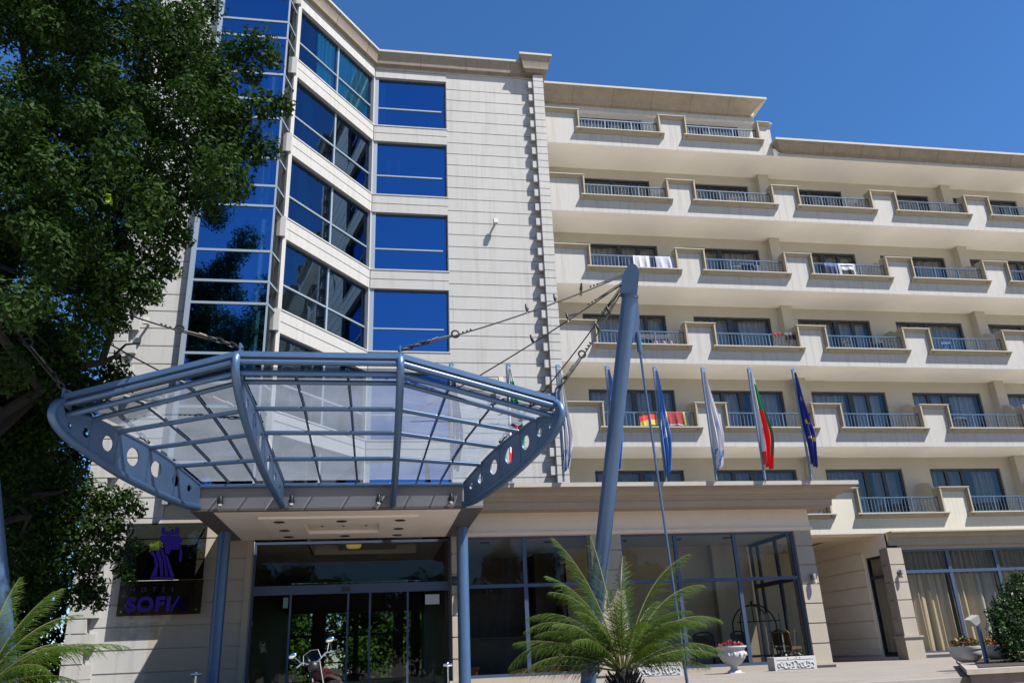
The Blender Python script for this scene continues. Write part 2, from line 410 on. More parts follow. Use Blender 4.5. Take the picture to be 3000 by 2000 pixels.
# ---- window wall of the wing with its balcony windows
WIN = [(7.55, 10.82), (11.95, 15.13), (16.28, 19.38), (20.52, 23.5), (24.65, 27.85)]
fw_ = facade(YW)
for r in range(1, 7):
    zf, zh = CAP(r)-1.2, CAP(r)+1.02
    nb = 2 if r == 6 else 5
    mb = MB()
    wall_open(mb, fw_, 6.0, 15.9 if r == 6 else XR, zf, zf+(2.98 if r == 6 else 2.65), [(WIN[b][0], WIN[b][1], zf+.04, zh) for b in range(nb)], .16)
    mb.build('window_wall', m_cream, H)
    for b in range(nb):
        x0, x1 = WIN[b]; L = x1-x0
        fix_left = (b % 2 == 0)
        vs = [(x0+L*.53, .20), (x0+L*.76, .14)] if fix_left else [(x0+L*.24, .14), (x0+L*.47, .20)]
        wn = window(H, fw_, x0, x1, zf+.04, zh, .10, vs=vs, fw=.09, fmat=m_dark, gmat=g_room)
        k = random.random()
        if r == 1: spans = [(x0+.1, x0+L*.55, m_cu_dark), (x0+L*.66, x1-.1, m_cu_dark)]
        elif r == 6: spans = [(x0+.1, x1-.1, m_cu_light)]
        elif k < .35: spans = [(x0+.1, x1-.1, m_cu_sheer)]
        elif k < .7: spans = [(x0+.1, x0+L*.5, m_cu_sheer), (x0+L*.62, x1-.1, m_cu_sheer)]
        else: spans = [(x0+.1, x0+L*.3, m_cu_dark), (x0+L*.34, x1-.3, m_cu_sheer)]
        for (a, c, mm) in spans:
            curtain(fw_, a, c, zf+.1, zh-.03, -.36, .035, .17).build('curtain', mm, wn, True)
# party fins between the balconies
for r in range(1, 7):
    for b in range(1, 6):
        if r == 6 and b > 1: continue
        zc = CAP(r); zf = zc-1.2; x = PIER[b]
        mb = MB()
        pts = [(x-.09, YB+.24, zf), (x-.09, YB+.24, zc-.08)]
        for i in range(9):
            t = i/8; pts.append((x-.09, YB+.5+(YW-YB-.85)*t, zc-.08+.50*(math.sin(t*math.pi/2)**2)))
        pts += [(x-.09, YW, zc+.42), (x-.09, YW, zf)]
        mb.prism(pts, (.14, 0, 0))
        if b % 2 == 0: mb.box(x-.22, x+.22, YW-.30, YW+.01, zf, zf+2.64)
        mb.build('balcony_divider', m_cream, H)
# rooms: party walls and rear wall keep the interiors dark
mb = MB()
for x in PIER[1:]: mb.box(x-.1, x+.1, YW+.2, YR, 4.0, 19.1)
mb.box(XR-.2, XR, YW, YR, 0, 19.4); mb.box(6.3, XR-.2, YR-.2, YR, 4.4, 19.3)
mb.box(6.3, 15.9, YR-.2, YR, 19.3, 22.3); mb.box(15.7, 15.9, YW+.01, YR-.2, 19.4, 22.25)
mb.build('rear_wall', m_cream, H)

# ---- cornices of the wing
def cornice_prof(z1, drop, out, lip=.09):
    """cove profile that leans outward to a pale lip"""
    pr = [(0, z1-drop), (.06, z1-drop), (.06, z1-drop+.07), (.16, z1-drop+.10)]
    for i in range(1, 6):
        t = i/6; pr.append((.16+(out-.16)*(t**1.25), z1-drop+.10+(drop-.10-lip)*(1-(1-t)**1.4)))
    pr += [(out-.02, z1-lip)]
    return pr
def cornice(parent, path, z1, drop, out, lip=.09, backoff=.25):
    mb = MB(); pr = cornice_prof(z1, drop, out, lip)
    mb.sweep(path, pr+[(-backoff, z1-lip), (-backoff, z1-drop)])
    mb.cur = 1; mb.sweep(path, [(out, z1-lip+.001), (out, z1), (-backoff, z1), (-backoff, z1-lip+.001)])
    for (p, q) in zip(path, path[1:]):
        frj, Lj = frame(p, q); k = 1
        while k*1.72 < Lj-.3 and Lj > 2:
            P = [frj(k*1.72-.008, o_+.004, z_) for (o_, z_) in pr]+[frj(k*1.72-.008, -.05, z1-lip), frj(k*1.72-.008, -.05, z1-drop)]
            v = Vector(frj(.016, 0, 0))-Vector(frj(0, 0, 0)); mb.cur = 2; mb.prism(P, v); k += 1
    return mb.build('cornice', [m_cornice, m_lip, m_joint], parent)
cornice(H, [(6.05, 27.0), (15.62, 27.0), (15.62, YR)], 22.66, .62, .66)
mb = MB(); mb.sweep([(6.05, YW), (15.8, YW), (15.8, YR)], [(0, 21.78), (.10, 21.84), (.10, 22.05), (-.1, 22.05), (-.1, 21.78)])
mb.build('frieze', m_parapet, H)
cornice(H, [(15.95, 27.0), (15.95, 25.44), (XR, 25.44)], 19.62, .46, .42)
mb = MB(); mb.box(15.78, XR, 25.44, 25.9, 19.045, 19.16); mb.build('roof_edge_beam', m_parapet, H)

# ================================================================== TOWER
C = (-.35, 25.0); D = (-2.85, 21.7); YT = 25.0; XP = 5.62
SILL = [4.2, 7.15, 10.13, 13.10, 16.05, 18.97]; HEAD = [6.5, 9.40, 12.38, 15.32, 18.28, 21.12]
frA, LA = frame(D, C)
fT = facade(YT)
GRV = [9.28+.4788*i for i in range(-10, 26)]
mb = MB()
wall_open(mb, fT, C[0], 6.0, 4.3, 22.0, [(C[0]+.03, 2.30, s, h) for s, h in zip(SILL, HEAD)], .16)
courses(mb, fT, 2.33, XP+.3, GRV)
for h, s in zip(HEAD, SILL[1:]+[22.0]):                     # string line across each spandrel
    mb.fbox(fT, C[0]+.03, 2.33, .001, .028, h+.36, s-.06)
    mb.fbox(fT, C[0]+.03, 2.33, .001, .028, h+.0, h+.33)
mb.build('tower_wall', m_stucco, H)
mb = MB()
wall_open(mb, frA, 0, LA, 4.3, 22.0, [(.13, LA-.03, s, h) for s, h in zip(SILL, HEAD)], .16)
for h, s in zip(HEAD, SILL[1:]+[22.0]):
    mb.fbox(frA, .0, LA-.03, .001, .028, h+.36, s-.06)
    mb.fbox(frA, .0, LA-.03, .001, .028, h+.0, h+.33)
mb.build('angled_wall', m_stucco, H)
for s in SILL:
    mb = MB(); mb.fbox(fT, C[0]+.0, 2.36, -.14, .045, s-.045, s); mb.fbox(frA, .1, LA+.0, -.14, .045, s-.046, s-.001)
    mb.build('window_sill', m_stucco, H)
for i, (s, h) in enumerate(zip(SILL, HEAD)):
    hm = s+.84
    wn = window(H, fT, C[0]+.03, 2.30, s, h, .13, vs=[], hs=[(hm, .05, C[0]+.1, 2.15)], fw=.045, fmat=m_navy, gmat=g_blue, name='tower_window', rmat=m_frame)
    if i == 5: curtain(fT, C[0]+.1, C[0]+.42, s+.05, h-.05, -.30, .03, .13).build('curtain', m_cu_light, wn, True)
    if i == 4:
        for q in (.15, .52): curtain(fT, q, q+.13, s+.85, h-.5, -.40, .02, .1).build('curtain', m_cu_light, wn, True)
    wa = window(H, frA, .13, LA-.03, s, h, .13, vs=[(LA*.53, .075)], hs=[(hm, .055, .18, LA-.08)], fw=.05, fmat=m_navy, gmat=g_blue2, name='angled_window', rmat=m_frame)
    if i == 5:
        curtain(frA, LA*.30, LA*.50, s+.05, h-.05, -.22, .03, .15).build('curtain', m_cu_light, wa, True)
        curtain(frA, LA*.56, LA-.08, s+.05, h-.05, -.22, .03, .15).build('curtain', m_cu_light, wa, True)
mb = MB()                                                   # pale steel post in the inner corner
for s, h in zip(SILL, HEAD): mb.box(C[0]-.02, C[0]+.16, YT+.02, YT+.17, s, h)
mb.build('corner_post', m_frame, H)
# corner pilaster of alternating quoin blocks at the right of the tower
mb = MB(); z = 4.75; k = 0
mb.box(XP+.08, 6.03, 24.80, 25.3, 4.75, 21.66)
while z < 21.5:
    wide = (k % 2 == 0)
    mb.box(XP+.04, 6.05, 24.70, 25.02, z+.012, z+.288)
    if wide: mb.box(XP-.15, XP+.038, 24.755, 25.02, z+.012, z+.288)
    z += .30; k += 1
mb.build('quoin_pilaster', m_stucco, H)
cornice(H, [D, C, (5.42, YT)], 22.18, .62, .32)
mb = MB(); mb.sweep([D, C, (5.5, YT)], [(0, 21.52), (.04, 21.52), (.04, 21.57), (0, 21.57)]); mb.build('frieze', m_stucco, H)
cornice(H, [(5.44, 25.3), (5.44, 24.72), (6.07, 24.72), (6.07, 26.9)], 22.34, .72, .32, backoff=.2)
# tower body: roof, side, floors and core
mb = MB()
mb.box(6.0, 6.06, 25.0, 27.3, 4.3, 22.0)
mb.build('tower_side_wall', m_stucco, H)
def plan(z0, z1, name, mm, ext=0):
    mb = MB(); pts = [(-2.78, 21.85, z0), (-.33, 25.1, z0), (5.98, 25.12, z0), (5.98, YR, z0), (-6.8, YR, z0), (-6.8, 21.4, z0)]
    mb.prism(pts, (0, 0, z1-z0)); return mb.build(name, mm, H)
plan(21.45, 21.8, 'tower_roof_slab', m_roof)
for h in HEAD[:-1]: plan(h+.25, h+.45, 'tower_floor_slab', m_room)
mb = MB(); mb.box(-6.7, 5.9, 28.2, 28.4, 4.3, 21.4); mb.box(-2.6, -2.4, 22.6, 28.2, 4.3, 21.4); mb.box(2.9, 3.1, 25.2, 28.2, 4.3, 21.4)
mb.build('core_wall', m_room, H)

# ---- blue glass shaft
SH0, SH1, YS = -5.08, -3.05, 21.12
TR = [4.6, 5.55, 7.02, 7.68, 8.50, 9.97, 10.64, 11.59, 13.06, 13.74, 14.70, 16.12, 16.79, 17.76, 19.18, 19.83, 20.78, 22.2]
fS = facade(YS); frC, LC = frame((SH1, YS), (-2.90, 21.72))
mb = MB()
for z in TR: mb.fbox(fS, SH0, SH1, -.06, .03, z-.035, z+.035); mb.fbox(frC, 0, LC, -.05, .025, z-.03, z+.03)
mb.fbox(fS, SH0-.11, SH0+.02, -.16, .05, 4.5, 23.6)
mb.fbox(fS, SH1-.03, SH1+.02, -.04, .02, 4.5, 23.6)
sh = mb.build('glass_shaft', m_frame, H)
g = MB()
for a, c in zip(TR, TR[1:]+[23.5]):
    tu, tz = random.uniform(-.012, .012), random.uniform(-.006, .006); g.quad(fS(SH0, -tu-tz, a), fS(SH1, tu-tz, a), fS(SH1, tu+tz, c), fS(SH0, -tu+tz, c))
g.build('pane', g_blue, sh)
g = MB(); g.quad(frC(0, 0, 4.5), frC(LC, 0, 4.5), frC(LC, 0, 23.5), frC(0, 0, 23.5)); g.build('side_pane', g_clear, sh)
for z0, z1 in ((13.2, 16.0), (16.9, 19.1), (10.0, 12.9), (7.1, 9.9)):
    curtain(fS, SH0+.5, SH1-.25, z0, z1, -.45, .06, .3).build('curtain', m_cu_dark, sh, True)
mb = MB()                                                   # white corner column and floor bands behind the glass
mb.fbox(frA, -.02, .13, -.25, .03, 4.3, 22.0)
for h, s in zip(HEAD, SILL[1:]+[22.0]): mb.box(-3.02, -2.78, 21.62, 21.95, h+.02, s-.05)
mb.build('corner_column', m_stucco, H)
mb = MB()
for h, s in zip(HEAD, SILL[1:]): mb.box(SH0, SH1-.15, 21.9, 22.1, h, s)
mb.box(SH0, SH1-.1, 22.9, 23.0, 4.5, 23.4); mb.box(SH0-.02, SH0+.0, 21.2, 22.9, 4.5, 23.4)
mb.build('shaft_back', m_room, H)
mb = MB(); mb.box(SH0-.1, -2.9, 21.0, 23.2, 23.5, 23.7); mb.build('shaft_roof', m_lip, H)

# ---- left stone wall with quoins, down to the sign wall
YL = 21.3; fL = facade(YL)
mb = MB()
mb.box(-6.9, SH0-.10, YL, YL+.3, ZT, 23.2)
LV = [.66-.505+.505*i for i in range(0, 46)]
courses(mb, fL, -6.5, SH0-.10, LV)
mb.build('left_stone_wall', m_stucco, H)
mb = MB(); mb.box(SH0-.10, -3.12, YL, YL+.3, ZT, 4.55); courses(mb, fL, SH0-.10, -3.12, LV[:9], .03, .028); mb.build('sign_wall', m_ground, H)
mb = MB(); k = 0; z = ZT+.5
while z < 22.8:
    mb.box(-6.98, -6.32 if k % 2 == 0 else -6.56, YL-.14, YL+.35, z+.012, z+.318); z += .33; k += 1
mb.build('quoin_column', m_stucco, H)
mb = MB(); mb.box(-7.02, -6.3, YL-.17, YL+.3, ZT, ZT+.5); mb.box(-6.9, -6.75, YL+.35, YR, ZT, 23); mb.build('end_wall', m_stucco, H)
# door jamb strip beside the sign wall
mb = MB(); mb.box(-3.12, -2.98, YL-.05, YL+.5, ZT, 3.62); mb.build('door_jamb', m_ground, H)

# ---- ground floor portico to the right of the door
YG = 21.3; fG = facade(YG)
P1 = [.66+.505*i for i in range(-1, 7)]
def pillar(x0, x1, Y, lv, plinth=True, right=True):
    mb = MB(); d = .45
    mb.box(x0+.03, x1-.03, Y+.03, Y+d, ZT, lv[-1])
    for a, b in zip(lv, lv[1:]): mb.box(x0, x1, Y, Y+d+.02, a+.015, b-.015)
    if plinth:
        mb.box(x0-.05, x1+.05, Y-.05, Y+d+.04, ZT, lv[0]-.03)
        mb.box(x0-.09, x1+.09, Y-.09, Y+d+.08, lv[0]-.032, lv[0]+.012)
    return mb.build('pillar', m_ground, H)
pillar(1.96, 2.30, YG, P1); pillar(5.66, 6.50, YG, P1); pillar(11.50, 12.0, YG, P1)
mb = MB()
mb.box(1.96, 12.0, YG, YG+.5, 3.695, 4.2)
mb.sweep([(2.2, YG), (12.0, YG), (12.0, 25.4)], [(0, 3.60), (.05, 3.62), (.05, 3.70), (-.3, 3.70), (-.3, 3.60)])
mb.box(11.55, 12.0, YG+.5, 25.4, 3.695, 4.2)
mb.build('portico_beam', mat('tan_render', (1.25, 1.02, .80), .85, var=.06), H)
mb = MB()
pp = [(2.2, YG), (12.0, YG), (12.0, 25.45)]
mb.sweep(pp, [(0, 4.20), (.50, 4.20), (.50, 4.235), (.52, 4.385), (.60, 4.385), (.60, 4.435), (.64, 4.455), (.66, 4.49), (.74, 4.49), (.75, 4.53), (.79, 4.565), (.85, 4.595), (.93, 4.615), (.98, 4.625), (.98, 4.645), (1.03, 4.645), (1.03, 4.67), (-.3, 4.67), (-.3, 4.20)])
mb.cur = 1; mb.sweep(pp, [(1.07, 4.671), (1.07, 4.78), (-.3, 4.78), (-.3, 4.671)])
m_pc = mat('portico_stone', (.60, .49, .385), .8, var=.1, vscale=1.6, bump=.1, bscale=60, streak=.06)
mb.build('portico_cornice', [m_pc, mat('portico_lip', (.60, .55, .48), .8, var=.1, vscale=3)], H)
mb = MB(); mb.box(-3.12, 11.98, YG+.2, 25.2, 4.23, 4.6); mb.build('portico_roof', m_roof, H)
# shopfront glazing
for (a, c, vs) in ((2.30, 5.66, [(3.88, .10)]), (6.50, 11.50, [(8.05, .10), (9.75, .10)])):
    window(H, fG, a, c, .19, 3.62, .12, vs=vs, hs=[(2.36, .085, a+.06, c-.06)], fw=.075, fmat=m_navy, gmat=g_clear, name='shopfront')
    mb = MB(); mb.box(a, c, YG-.02, YG+.4, ZT, .19); mb.build('shopfront_plinth', m_ground, H)
frS, LS = frame((11.6, YG+.5), (11.6, 24.4))
window(H, frS, 0, LS, .12, 3.62, 0, vs=[(LS*.35, .12), (LS*.8, .1)], hs=[(2.36, .12, .05, LS-.05)], fw=.09, fmat=m_dark, gmat=g_clear, name='side_glazing')
# shop interior
mb = MB(); mb.box(2.0, 11.5, YG+.45, 26.6, ZT, ZT+.08); mb.build('shop_floor', m_floorin, H)
mb = MB(); mb.box(2.0, 11.5, YG+.46, 26.6, 3.63, 3.69); mb.build('shop_ceiling', m_ceilin, H)
mb = MB(); mb.box(5.6, 11.5, 24.4, 24.55, ZT, 3.63); mb.box(10.2, 10.5, 24.1, 24.4, ZT, 3.63); mb.build('shop_wall', m_wallin, H)
mb = MB(); mb.box(2.0, 5.0, 26.4, 26.55, ZT, 3.63); mb.box(4.9, 5.6, 25.4, 26.6, ZT, 3.63); mb.box(1.95, 2.02, 22.2, 26.5, ZT, 3.63)
mb.box(5.5, 5.66, 24.4, 25.5, ZT, 3.63); mb.build('wood_panel_wall', m_wood, H)
mb = MB()
for x, y in ((3.0, 22.6), (4.8, 22.7), (7.0, 22.8), (8.6, 22.7), (10.1, 22.6)): mb.lathe((x, y, 3.60), [(.13, 0), (.13, .03)], 16)
mb.build('ceiling_downlight', m_dark, H)
mb = MB(); mb.box(2.6, 5.2, 24.3, 25.0, ZT, 1.15); mb.box(2.5, 5.3, 24.2, 25.1, 1.15, 1.2); mb.build('reception_counter', m_wood, H)

# ---- entrance doors and lobby
DX0, DX1, YD = -2.98, 1.96, 21.62
fD = facade(YD)
window(H, fD, DX0, DX1, ZT, 3.60, 0, vs=[], hs=[(2.42, .22, DX0, DX1)], fw=.06, fmat=m_navy, gmat=g_clear, name='entrance_glazing')
mb = MB()
for x in (-2.02, -.62, -.08, .86): mb.box(x-.025, x+.025, YD-.06, YD-.005, ZT, 2.30)
for a, b in ((-2.0, -.1), (-.06, .84)): mb.box(a, b, YD-.05, YD-.01, ZT, ZT+.1)
mb.build('sliding_door', m_navy, H)
mb = MB(); mb.box(-.78, -.58, YD-.10, YD-.04, 2.36, 2.46); mb.build('door_sensor', m_black, H)
mb = MB(); mb.box(1.30, 1.66, YD-.05, YD-.035, 1.98, 2.22); mb.build('paper_notice', mat('paper', (.75, .74, .72), .8), H)
mb = MB(); mb.box(-2.2, -2.08, YD-.05, YD-.035, 2.0, 2.25)
mb.build('green_notice', mat('green_paper', (.25, .42, .36), .7), H)
mb = MB(); mb.box(-3.1, 1.95, YD, YR, ZT-.0, ZT+.01); mb.build('lobby_floor', m_floorin, H)
mb = MB()
wall_open(mb, lambda u, v, z: (u, z+0, 3.62), -3.1, 1.95, YD+.05, YR, [(-1.7, 1.2, 22.4, 24.6)], 0)
mb.box(-3.1, 1.95, YD+.05, YR, 3.9, 3.95)
mb.fbox(ident, -1.7, 1.2, -24.6, -24.5, 3.62, 3.9); mb.box(-1.75, -1.7, 22.4, 24.6, 3.62, 3.9); mb.box(1.2, 1.25, 22.4, 24.6, 3.62, 3.9)
mb.box(-1.0, .6, 23.0, 24.2, 3.70, 3.75)
mb.build('lobby_ceiling', m_ceilin, H)
mb = MB(); mb.box(-3.2, -3.1, YD+.2, YR, ZT, 3.7); mb.box(1.84, 1.95, YD+.4, YR, ZT, 3.7); mb.build('lobby_wall', m_wood, H)
fRb = facade(32.9)
window(H, fRb, -3.1, 1.95, ZT, 3.6, 0, vs=[(-2.0, .5), (-.62, .18), (.95, .4), (1.6, .35)], hs=[(1.70, .09, -3, 1.9), (.75, .05, -3, 1.9), (3.05, 1.1, -3, 1.9)], fw=.1, fmat=m_black, gmat=glass('garden_glass', (.42, .46, .42), (1, 1, 1), base=0, boost=.3), name='garden_glazing')
mb = MB(); mb.lathe((-.55, 22.7, 3.56), [(.17, 0), (.2, .05), (.2, .1)], 20); mb.build('lobby_lamp', emit('lit_lamp', (.8, .55, .12), .12), H)

# ---- porch box and columns
BX0, BX1, BY = -3.66, 2.26, 17.1
mb = MB(); mb.box(BX0, BX1, BY, YG-.06, 3.66, 4.12); mb.box(BX0-.02, BX1+.02, BY-.02, BY+.06, 4.10, 4.14)
for x in (-2.2, -.75, .75): mb.box(x-.006, x+.006, BY-.004, BY, 3.66, 4.1)
mb.build('porch_box', m_fascia, H)
mb = MB()
mb.box(BX0, -3.24, BY, YG-.06, 3.61, 3.66); mb.box(1.80, BX1, BY, YG-.06, 3.61, 3.66); mb.box(-3.24, 1.80, BY, BY+.14, 3.61, 3.66)
mb.build('porch_border', m_under, H)
mb = MB()
def ring(x0, x1, y0, y1, X0, X1, Y0, Y1, z):               # flat frame with a hole
    for (a, b, c, d) in ((x0, X0, y0, y1), (X1, x1, y0, y1), (X0, X1, y0, Y0), (X0, X1, Y1, y1)):
        mb.quad((a, c, z), (b, c, z), (b, d, z), (a, d, z))
def rim(X0, X1, Y0, Y1, za, zb):
    for (p, q) in (((X0, Y0), (X1, Y0)), ((X1, Y0), (X1, Y1)), ((X1, Y1), (X0, Y1)), ((X0, Y1), (X0, Y0))):
        mb.quad((*p, za), (*q, za), (*q, zb), (*p, zb))
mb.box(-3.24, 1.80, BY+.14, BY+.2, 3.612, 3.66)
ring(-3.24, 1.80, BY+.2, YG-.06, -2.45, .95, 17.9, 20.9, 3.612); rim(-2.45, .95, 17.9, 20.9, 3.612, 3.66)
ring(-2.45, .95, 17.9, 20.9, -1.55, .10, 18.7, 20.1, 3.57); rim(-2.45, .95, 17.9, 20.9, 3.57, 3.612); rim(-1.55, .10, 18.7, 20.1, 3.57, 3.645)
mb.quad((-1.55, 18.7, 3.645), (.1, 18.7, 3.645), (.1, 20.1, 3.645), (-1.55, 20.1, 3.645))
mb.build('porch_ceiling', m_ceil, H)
for x in (-2.05, -.72, .55):
    for y in (18.3, 19.5, 20.5):
        if x == -.72 and y == 19.5: continue
        mb = MB(); mb.lathe((x, y, 3.555), [(.10, 0), (.12, .006), (.12, .014)], 18); mb.build('downlight', m_dark, H)
mb = MB()
for x in (-1.2, -.72, -.2): mb.lathe((x, 19.4, 3.63), [(.035, 0), (.035, .012)], 10)
mb.build('small_downlight', m_dark, H)
mb = MB(); mb.tube([(-3.43, 19.9, ZT), (-3.43, 19.9, 3.62)], .14, 20); mb.build('porch_column', m_blue, H, True)
mb = MB(); mb.tube([(2.08, 19.75, ZT), (2.08, 19.75, 3.62)], .14, 20); mb.build('porch_column', m_blue, H, True)

# ---- recessed ground floor under the balconies at the right
P2 = [.76+.56*i for i in range(0, 6)]
pillar(16.9, 17.42, 25.3, P2)
frW, LW = frame((16.92, 31.0), (16.92, 25.34))
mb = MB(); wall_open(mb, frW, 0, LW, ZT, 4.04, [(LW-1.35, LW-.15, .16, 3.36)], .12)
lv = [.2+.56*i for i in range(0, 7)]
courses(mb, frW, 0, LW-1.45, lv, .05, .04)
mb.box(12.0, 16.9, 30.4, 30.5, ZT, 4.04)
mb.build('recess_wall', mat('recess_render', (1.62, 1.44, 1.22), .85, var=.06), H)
wn = window(H, frW, LW-1.35, LW-.15, .16, 3.36, .06, hs=[(2.68, .10, LW-1.3, LW-.2)], fw=.06, fmat=m_dark, gmat=g_clear, name='side_window')
curtain(frW, LW-1.3, LW-.2, .3, 3.3, -.2, .04, .2).build('curtain', m_cu_beige, wn, True)
f2 = facade(25.5)
mb = MB(); wall_open(mb, f2, 17.42, XR, ZT, 4.04, [(17.45, XR-.3, .22, 3.50)], .1); mb.build('dining_wall', m_ground, H)
wn = window(H, f2, 17.45, XR-.3, .22, 3.50, .10, vs=[(17.45+1.83*i, .12) for i in range(1, 8)], hs=[(2.78, .10, 17.5, XR-.4)], fw=.07, fmat=m_navy, gmat=glass('dining_glass', (.78, .76, .70), (.9, .9, .88), base=.0, boost=.3), name='dining_window')
#dw
for i in range(7):
    a = 17.5+1.83*i
    curtain(f2, a+.05, a+1.0, .25, 2.9, -.40, .06, .22).build('curtain', m_cu_beige, wn, True)
    curtain(f2, a+1.05, a+1.8, .25, 2.9, -.42, .06, .22).build('curtain', m_cu_sheer if i % 2 else m_cu_beige, wn, True)
    curtain(f2, a+.02, a+1.82, 2.7, 3.46, -.34, .04, .14).build('curtain', m_cu_dark, wn, True)
mb = MB(); mb.box(17.42, XR, 25.37, 25.5, ZT, .20); mb.box(17.42, XR, 25.33, 25.5, .18, .235); mb.build('dining_plinth', m_ground, H)
mb = MB(); mb.sweep([(17.05, 25.45), (XR, 25.45)], [(0, 3.62), (.10, 3.62), (.10, 3.86), (.16, 3.88), (.22, 3.96), (.30, 4.00), (.36, 4.02), (.36, 4.06), (0, 4.06)])
mb.build('ledge_moulding', m_trim, H)
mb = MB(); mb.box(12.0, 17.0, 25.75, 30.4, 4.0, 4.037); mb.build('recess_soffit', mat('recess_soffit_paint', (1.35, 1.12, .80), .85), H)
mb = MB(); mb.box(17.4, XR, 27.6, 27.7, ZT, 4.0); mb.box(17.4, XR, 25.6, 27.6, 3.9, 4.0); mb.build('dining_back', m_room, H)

# ================================================================== CANOPY
K = thing('glass_canopy', 'fan shaped blue steel and glass canopy with four pierced ribs', 'canopy', (-.8, 17.05, 4))
K.location = (0, 0, 0)
WB = [(0, 3.68), (.56, 3.67), (1.42, 3.76), (2.30, 3.89), (3.10, 4.08), (3.65, 4.24), (3.93, 4.40), (4.02, 4.55), (3.96, 4.71), (3.82, 4.80)]
WT = [(0, 4.12), (.84, 4.36), (1.65, 4.53), (2.50, 4.63), (3.15, 4.68), (3.72, 4.60)]
CB = [(0, 3.69), (1.17, 3.87), (2.17, 4.10), (2.89, 4.36), (3.49, 4.62), (3.89, 4.86), (4.13, 5.10), (4.18, 5.28), (4.10, 5.42), (3.96, 5.48)]
CT = [(0, 4.13), (1.10, 4.42), (2.00, 4.70), (2.75, 4.94), (3.70, 5.12), (4.02, 5.17)]
RIBS = [((-3.50, 17.05), (-5.05, 13.5), WB, WT, 'w'), ((-1.87, 17.05), (-2.28, 13.0), CB, CT, 'c'),
        ((.36, 17.05), (.37, 13.0), CB, CT, 'c'), ((1.86, 17.05), (3.10, 13.5), WB, WT, 'w')]
def rib_frame(a, b):
    d = Vector((b[0]-a[0], b[1]-a[1])).normalized()
    def fr(s, o, z): return Vector((a[0]+d.x*s+d.y*o, a[1]+d.y*s-d.x*o, z))
    return fr
def smooth_path(pts, n=4):
    out = []
    P = [pts[0]]+list(pts)+[pts[-1]]
    for i in range(1, len(P)-2):
        p0, p1, p2, p3 = [np.array(q, float) for q in P[i-1:i+3]]
        for j in range(n):
            t = j/n
            out.append(tuple(.5*((2*p1)+(-p0+p2)*t+(2*p0-5*p1+4*p2-p3)*t*t+(-p0+3*p1-3*p2+p3)*t**3)))
    return out+[tuple(pts[-1])]
def plate_mesh(outline, holes, th):
    """flat plate with round holes cut through, in (s, z)"""
    cu = bpy.data.curves.new('plate', 'CURVE'); cu.dimensions = '2D'; cu.fill_mode = 'BOTH'; cu.extrude = th/2
    def spl(pts):
        s = cu.splines.new('POLY'); s.points.add(len(pts)-1); s.use_cyclic_u = True
        for i, q in enumerate(pts): s.points[i].co = (q[0], q[1], 0, 1)
    spl(outline)
    for (hs, hz, hr) in holes: spl([(hs+hr*math.cos(2*math.pi*i/28), hz+hr*math.sin(2*math.pi*i/28)) for i in range(28)])
    o = bpy.data.objects.new('tmp', cu); COL.objects.link(o)
    dg = bpy.context.evaluated_depsgraph_get(); me = bpy.data.meshes.new_from_object(o.evaluated_get(dg))
    bpy.data.objects.remove(o); bpy.data.curves.remove(cu)
    return me
HW = [(3.62, 4.44, .05), (3.25, 4.41, .085), (2.72, 4.35, .135), (2.06, 4.26, .165), (1.40, 4.17, .15), (.80, 4.07, .115), (.36, 4.00, .07)]
HCn = [(3.70, 4.98, .05), (3.30, 4.84, .09), (2.78, 4.68, .14), (2.15, 4.47, .165), (1.45, 4.24, .15), (.85, 4.08, .11), (.38, 3.98, .07)]
for (a, b, lowp, top, kind) in RIBS:
    fr = rib_frame(a, b); low = smooth_path(lowp)
    outl = low[:-2] + [(t[0], t[1]-.02) for t in smooth_path(top)][::-1]
    me = plate_mesh(outl, HW if kind == 'w' else HCn, .03)
    for v in me.vertices:
        s, z, o = v.co; v.co = fr(s, o, z)
    me.materials.clear(); me.materials.append(m_blue2)
    rb = bpy.data.objects.new('rib', me); COL.objects.link(rb); rb.parent = K
    mb = MB(); mb.tube([fr(s, 0, z) for (s, z) in low], .068, 14); mb.build('tube', m_blue, rb, True)
    mb = MB(); mb.tube([fr(s, 0, z) for (s, z) in smooth_path(top)], .035, 10)
    for (s, z) in top[1:-1]:
        zl = min(q[1] for q in [min(low, key=lambda e: abs(e[0]-s))])
        mb.box(*sum(([fr(s, 0, 0)[i]-.02, fr(s, 0, 0)[i]+.02] for i in (0, 1)), []), zl, z)
    mb.build('stiffener', m_blue, rb)
    tipz = lowp[-1][1]
    mb = MB(); c0 = fr(lowp[-1][0]-.06, 0, tipz)
    P = [fr(lowp[-1][0]-.18, -.012, tipz-.12), fr(lowp[-1][0]+.06, -.012, tipz-.06), fr(lowp[-1][0]+.06, -.012, tipz+.20), fr(lowp[-1][0]-.12, -.012, tipz+.20)]
    mb.prism(P, fr(0, .024, 0)-fr(0, 0, 0)); mb.build('lug', m_blue, rb)
def top_pt(i, k, dz=0.0):
    a, b, lowp, top, kind = RIBS[i]; fr = rib_frame(a, b); s, z = top[k]; return fr(s, 0, z+dz)
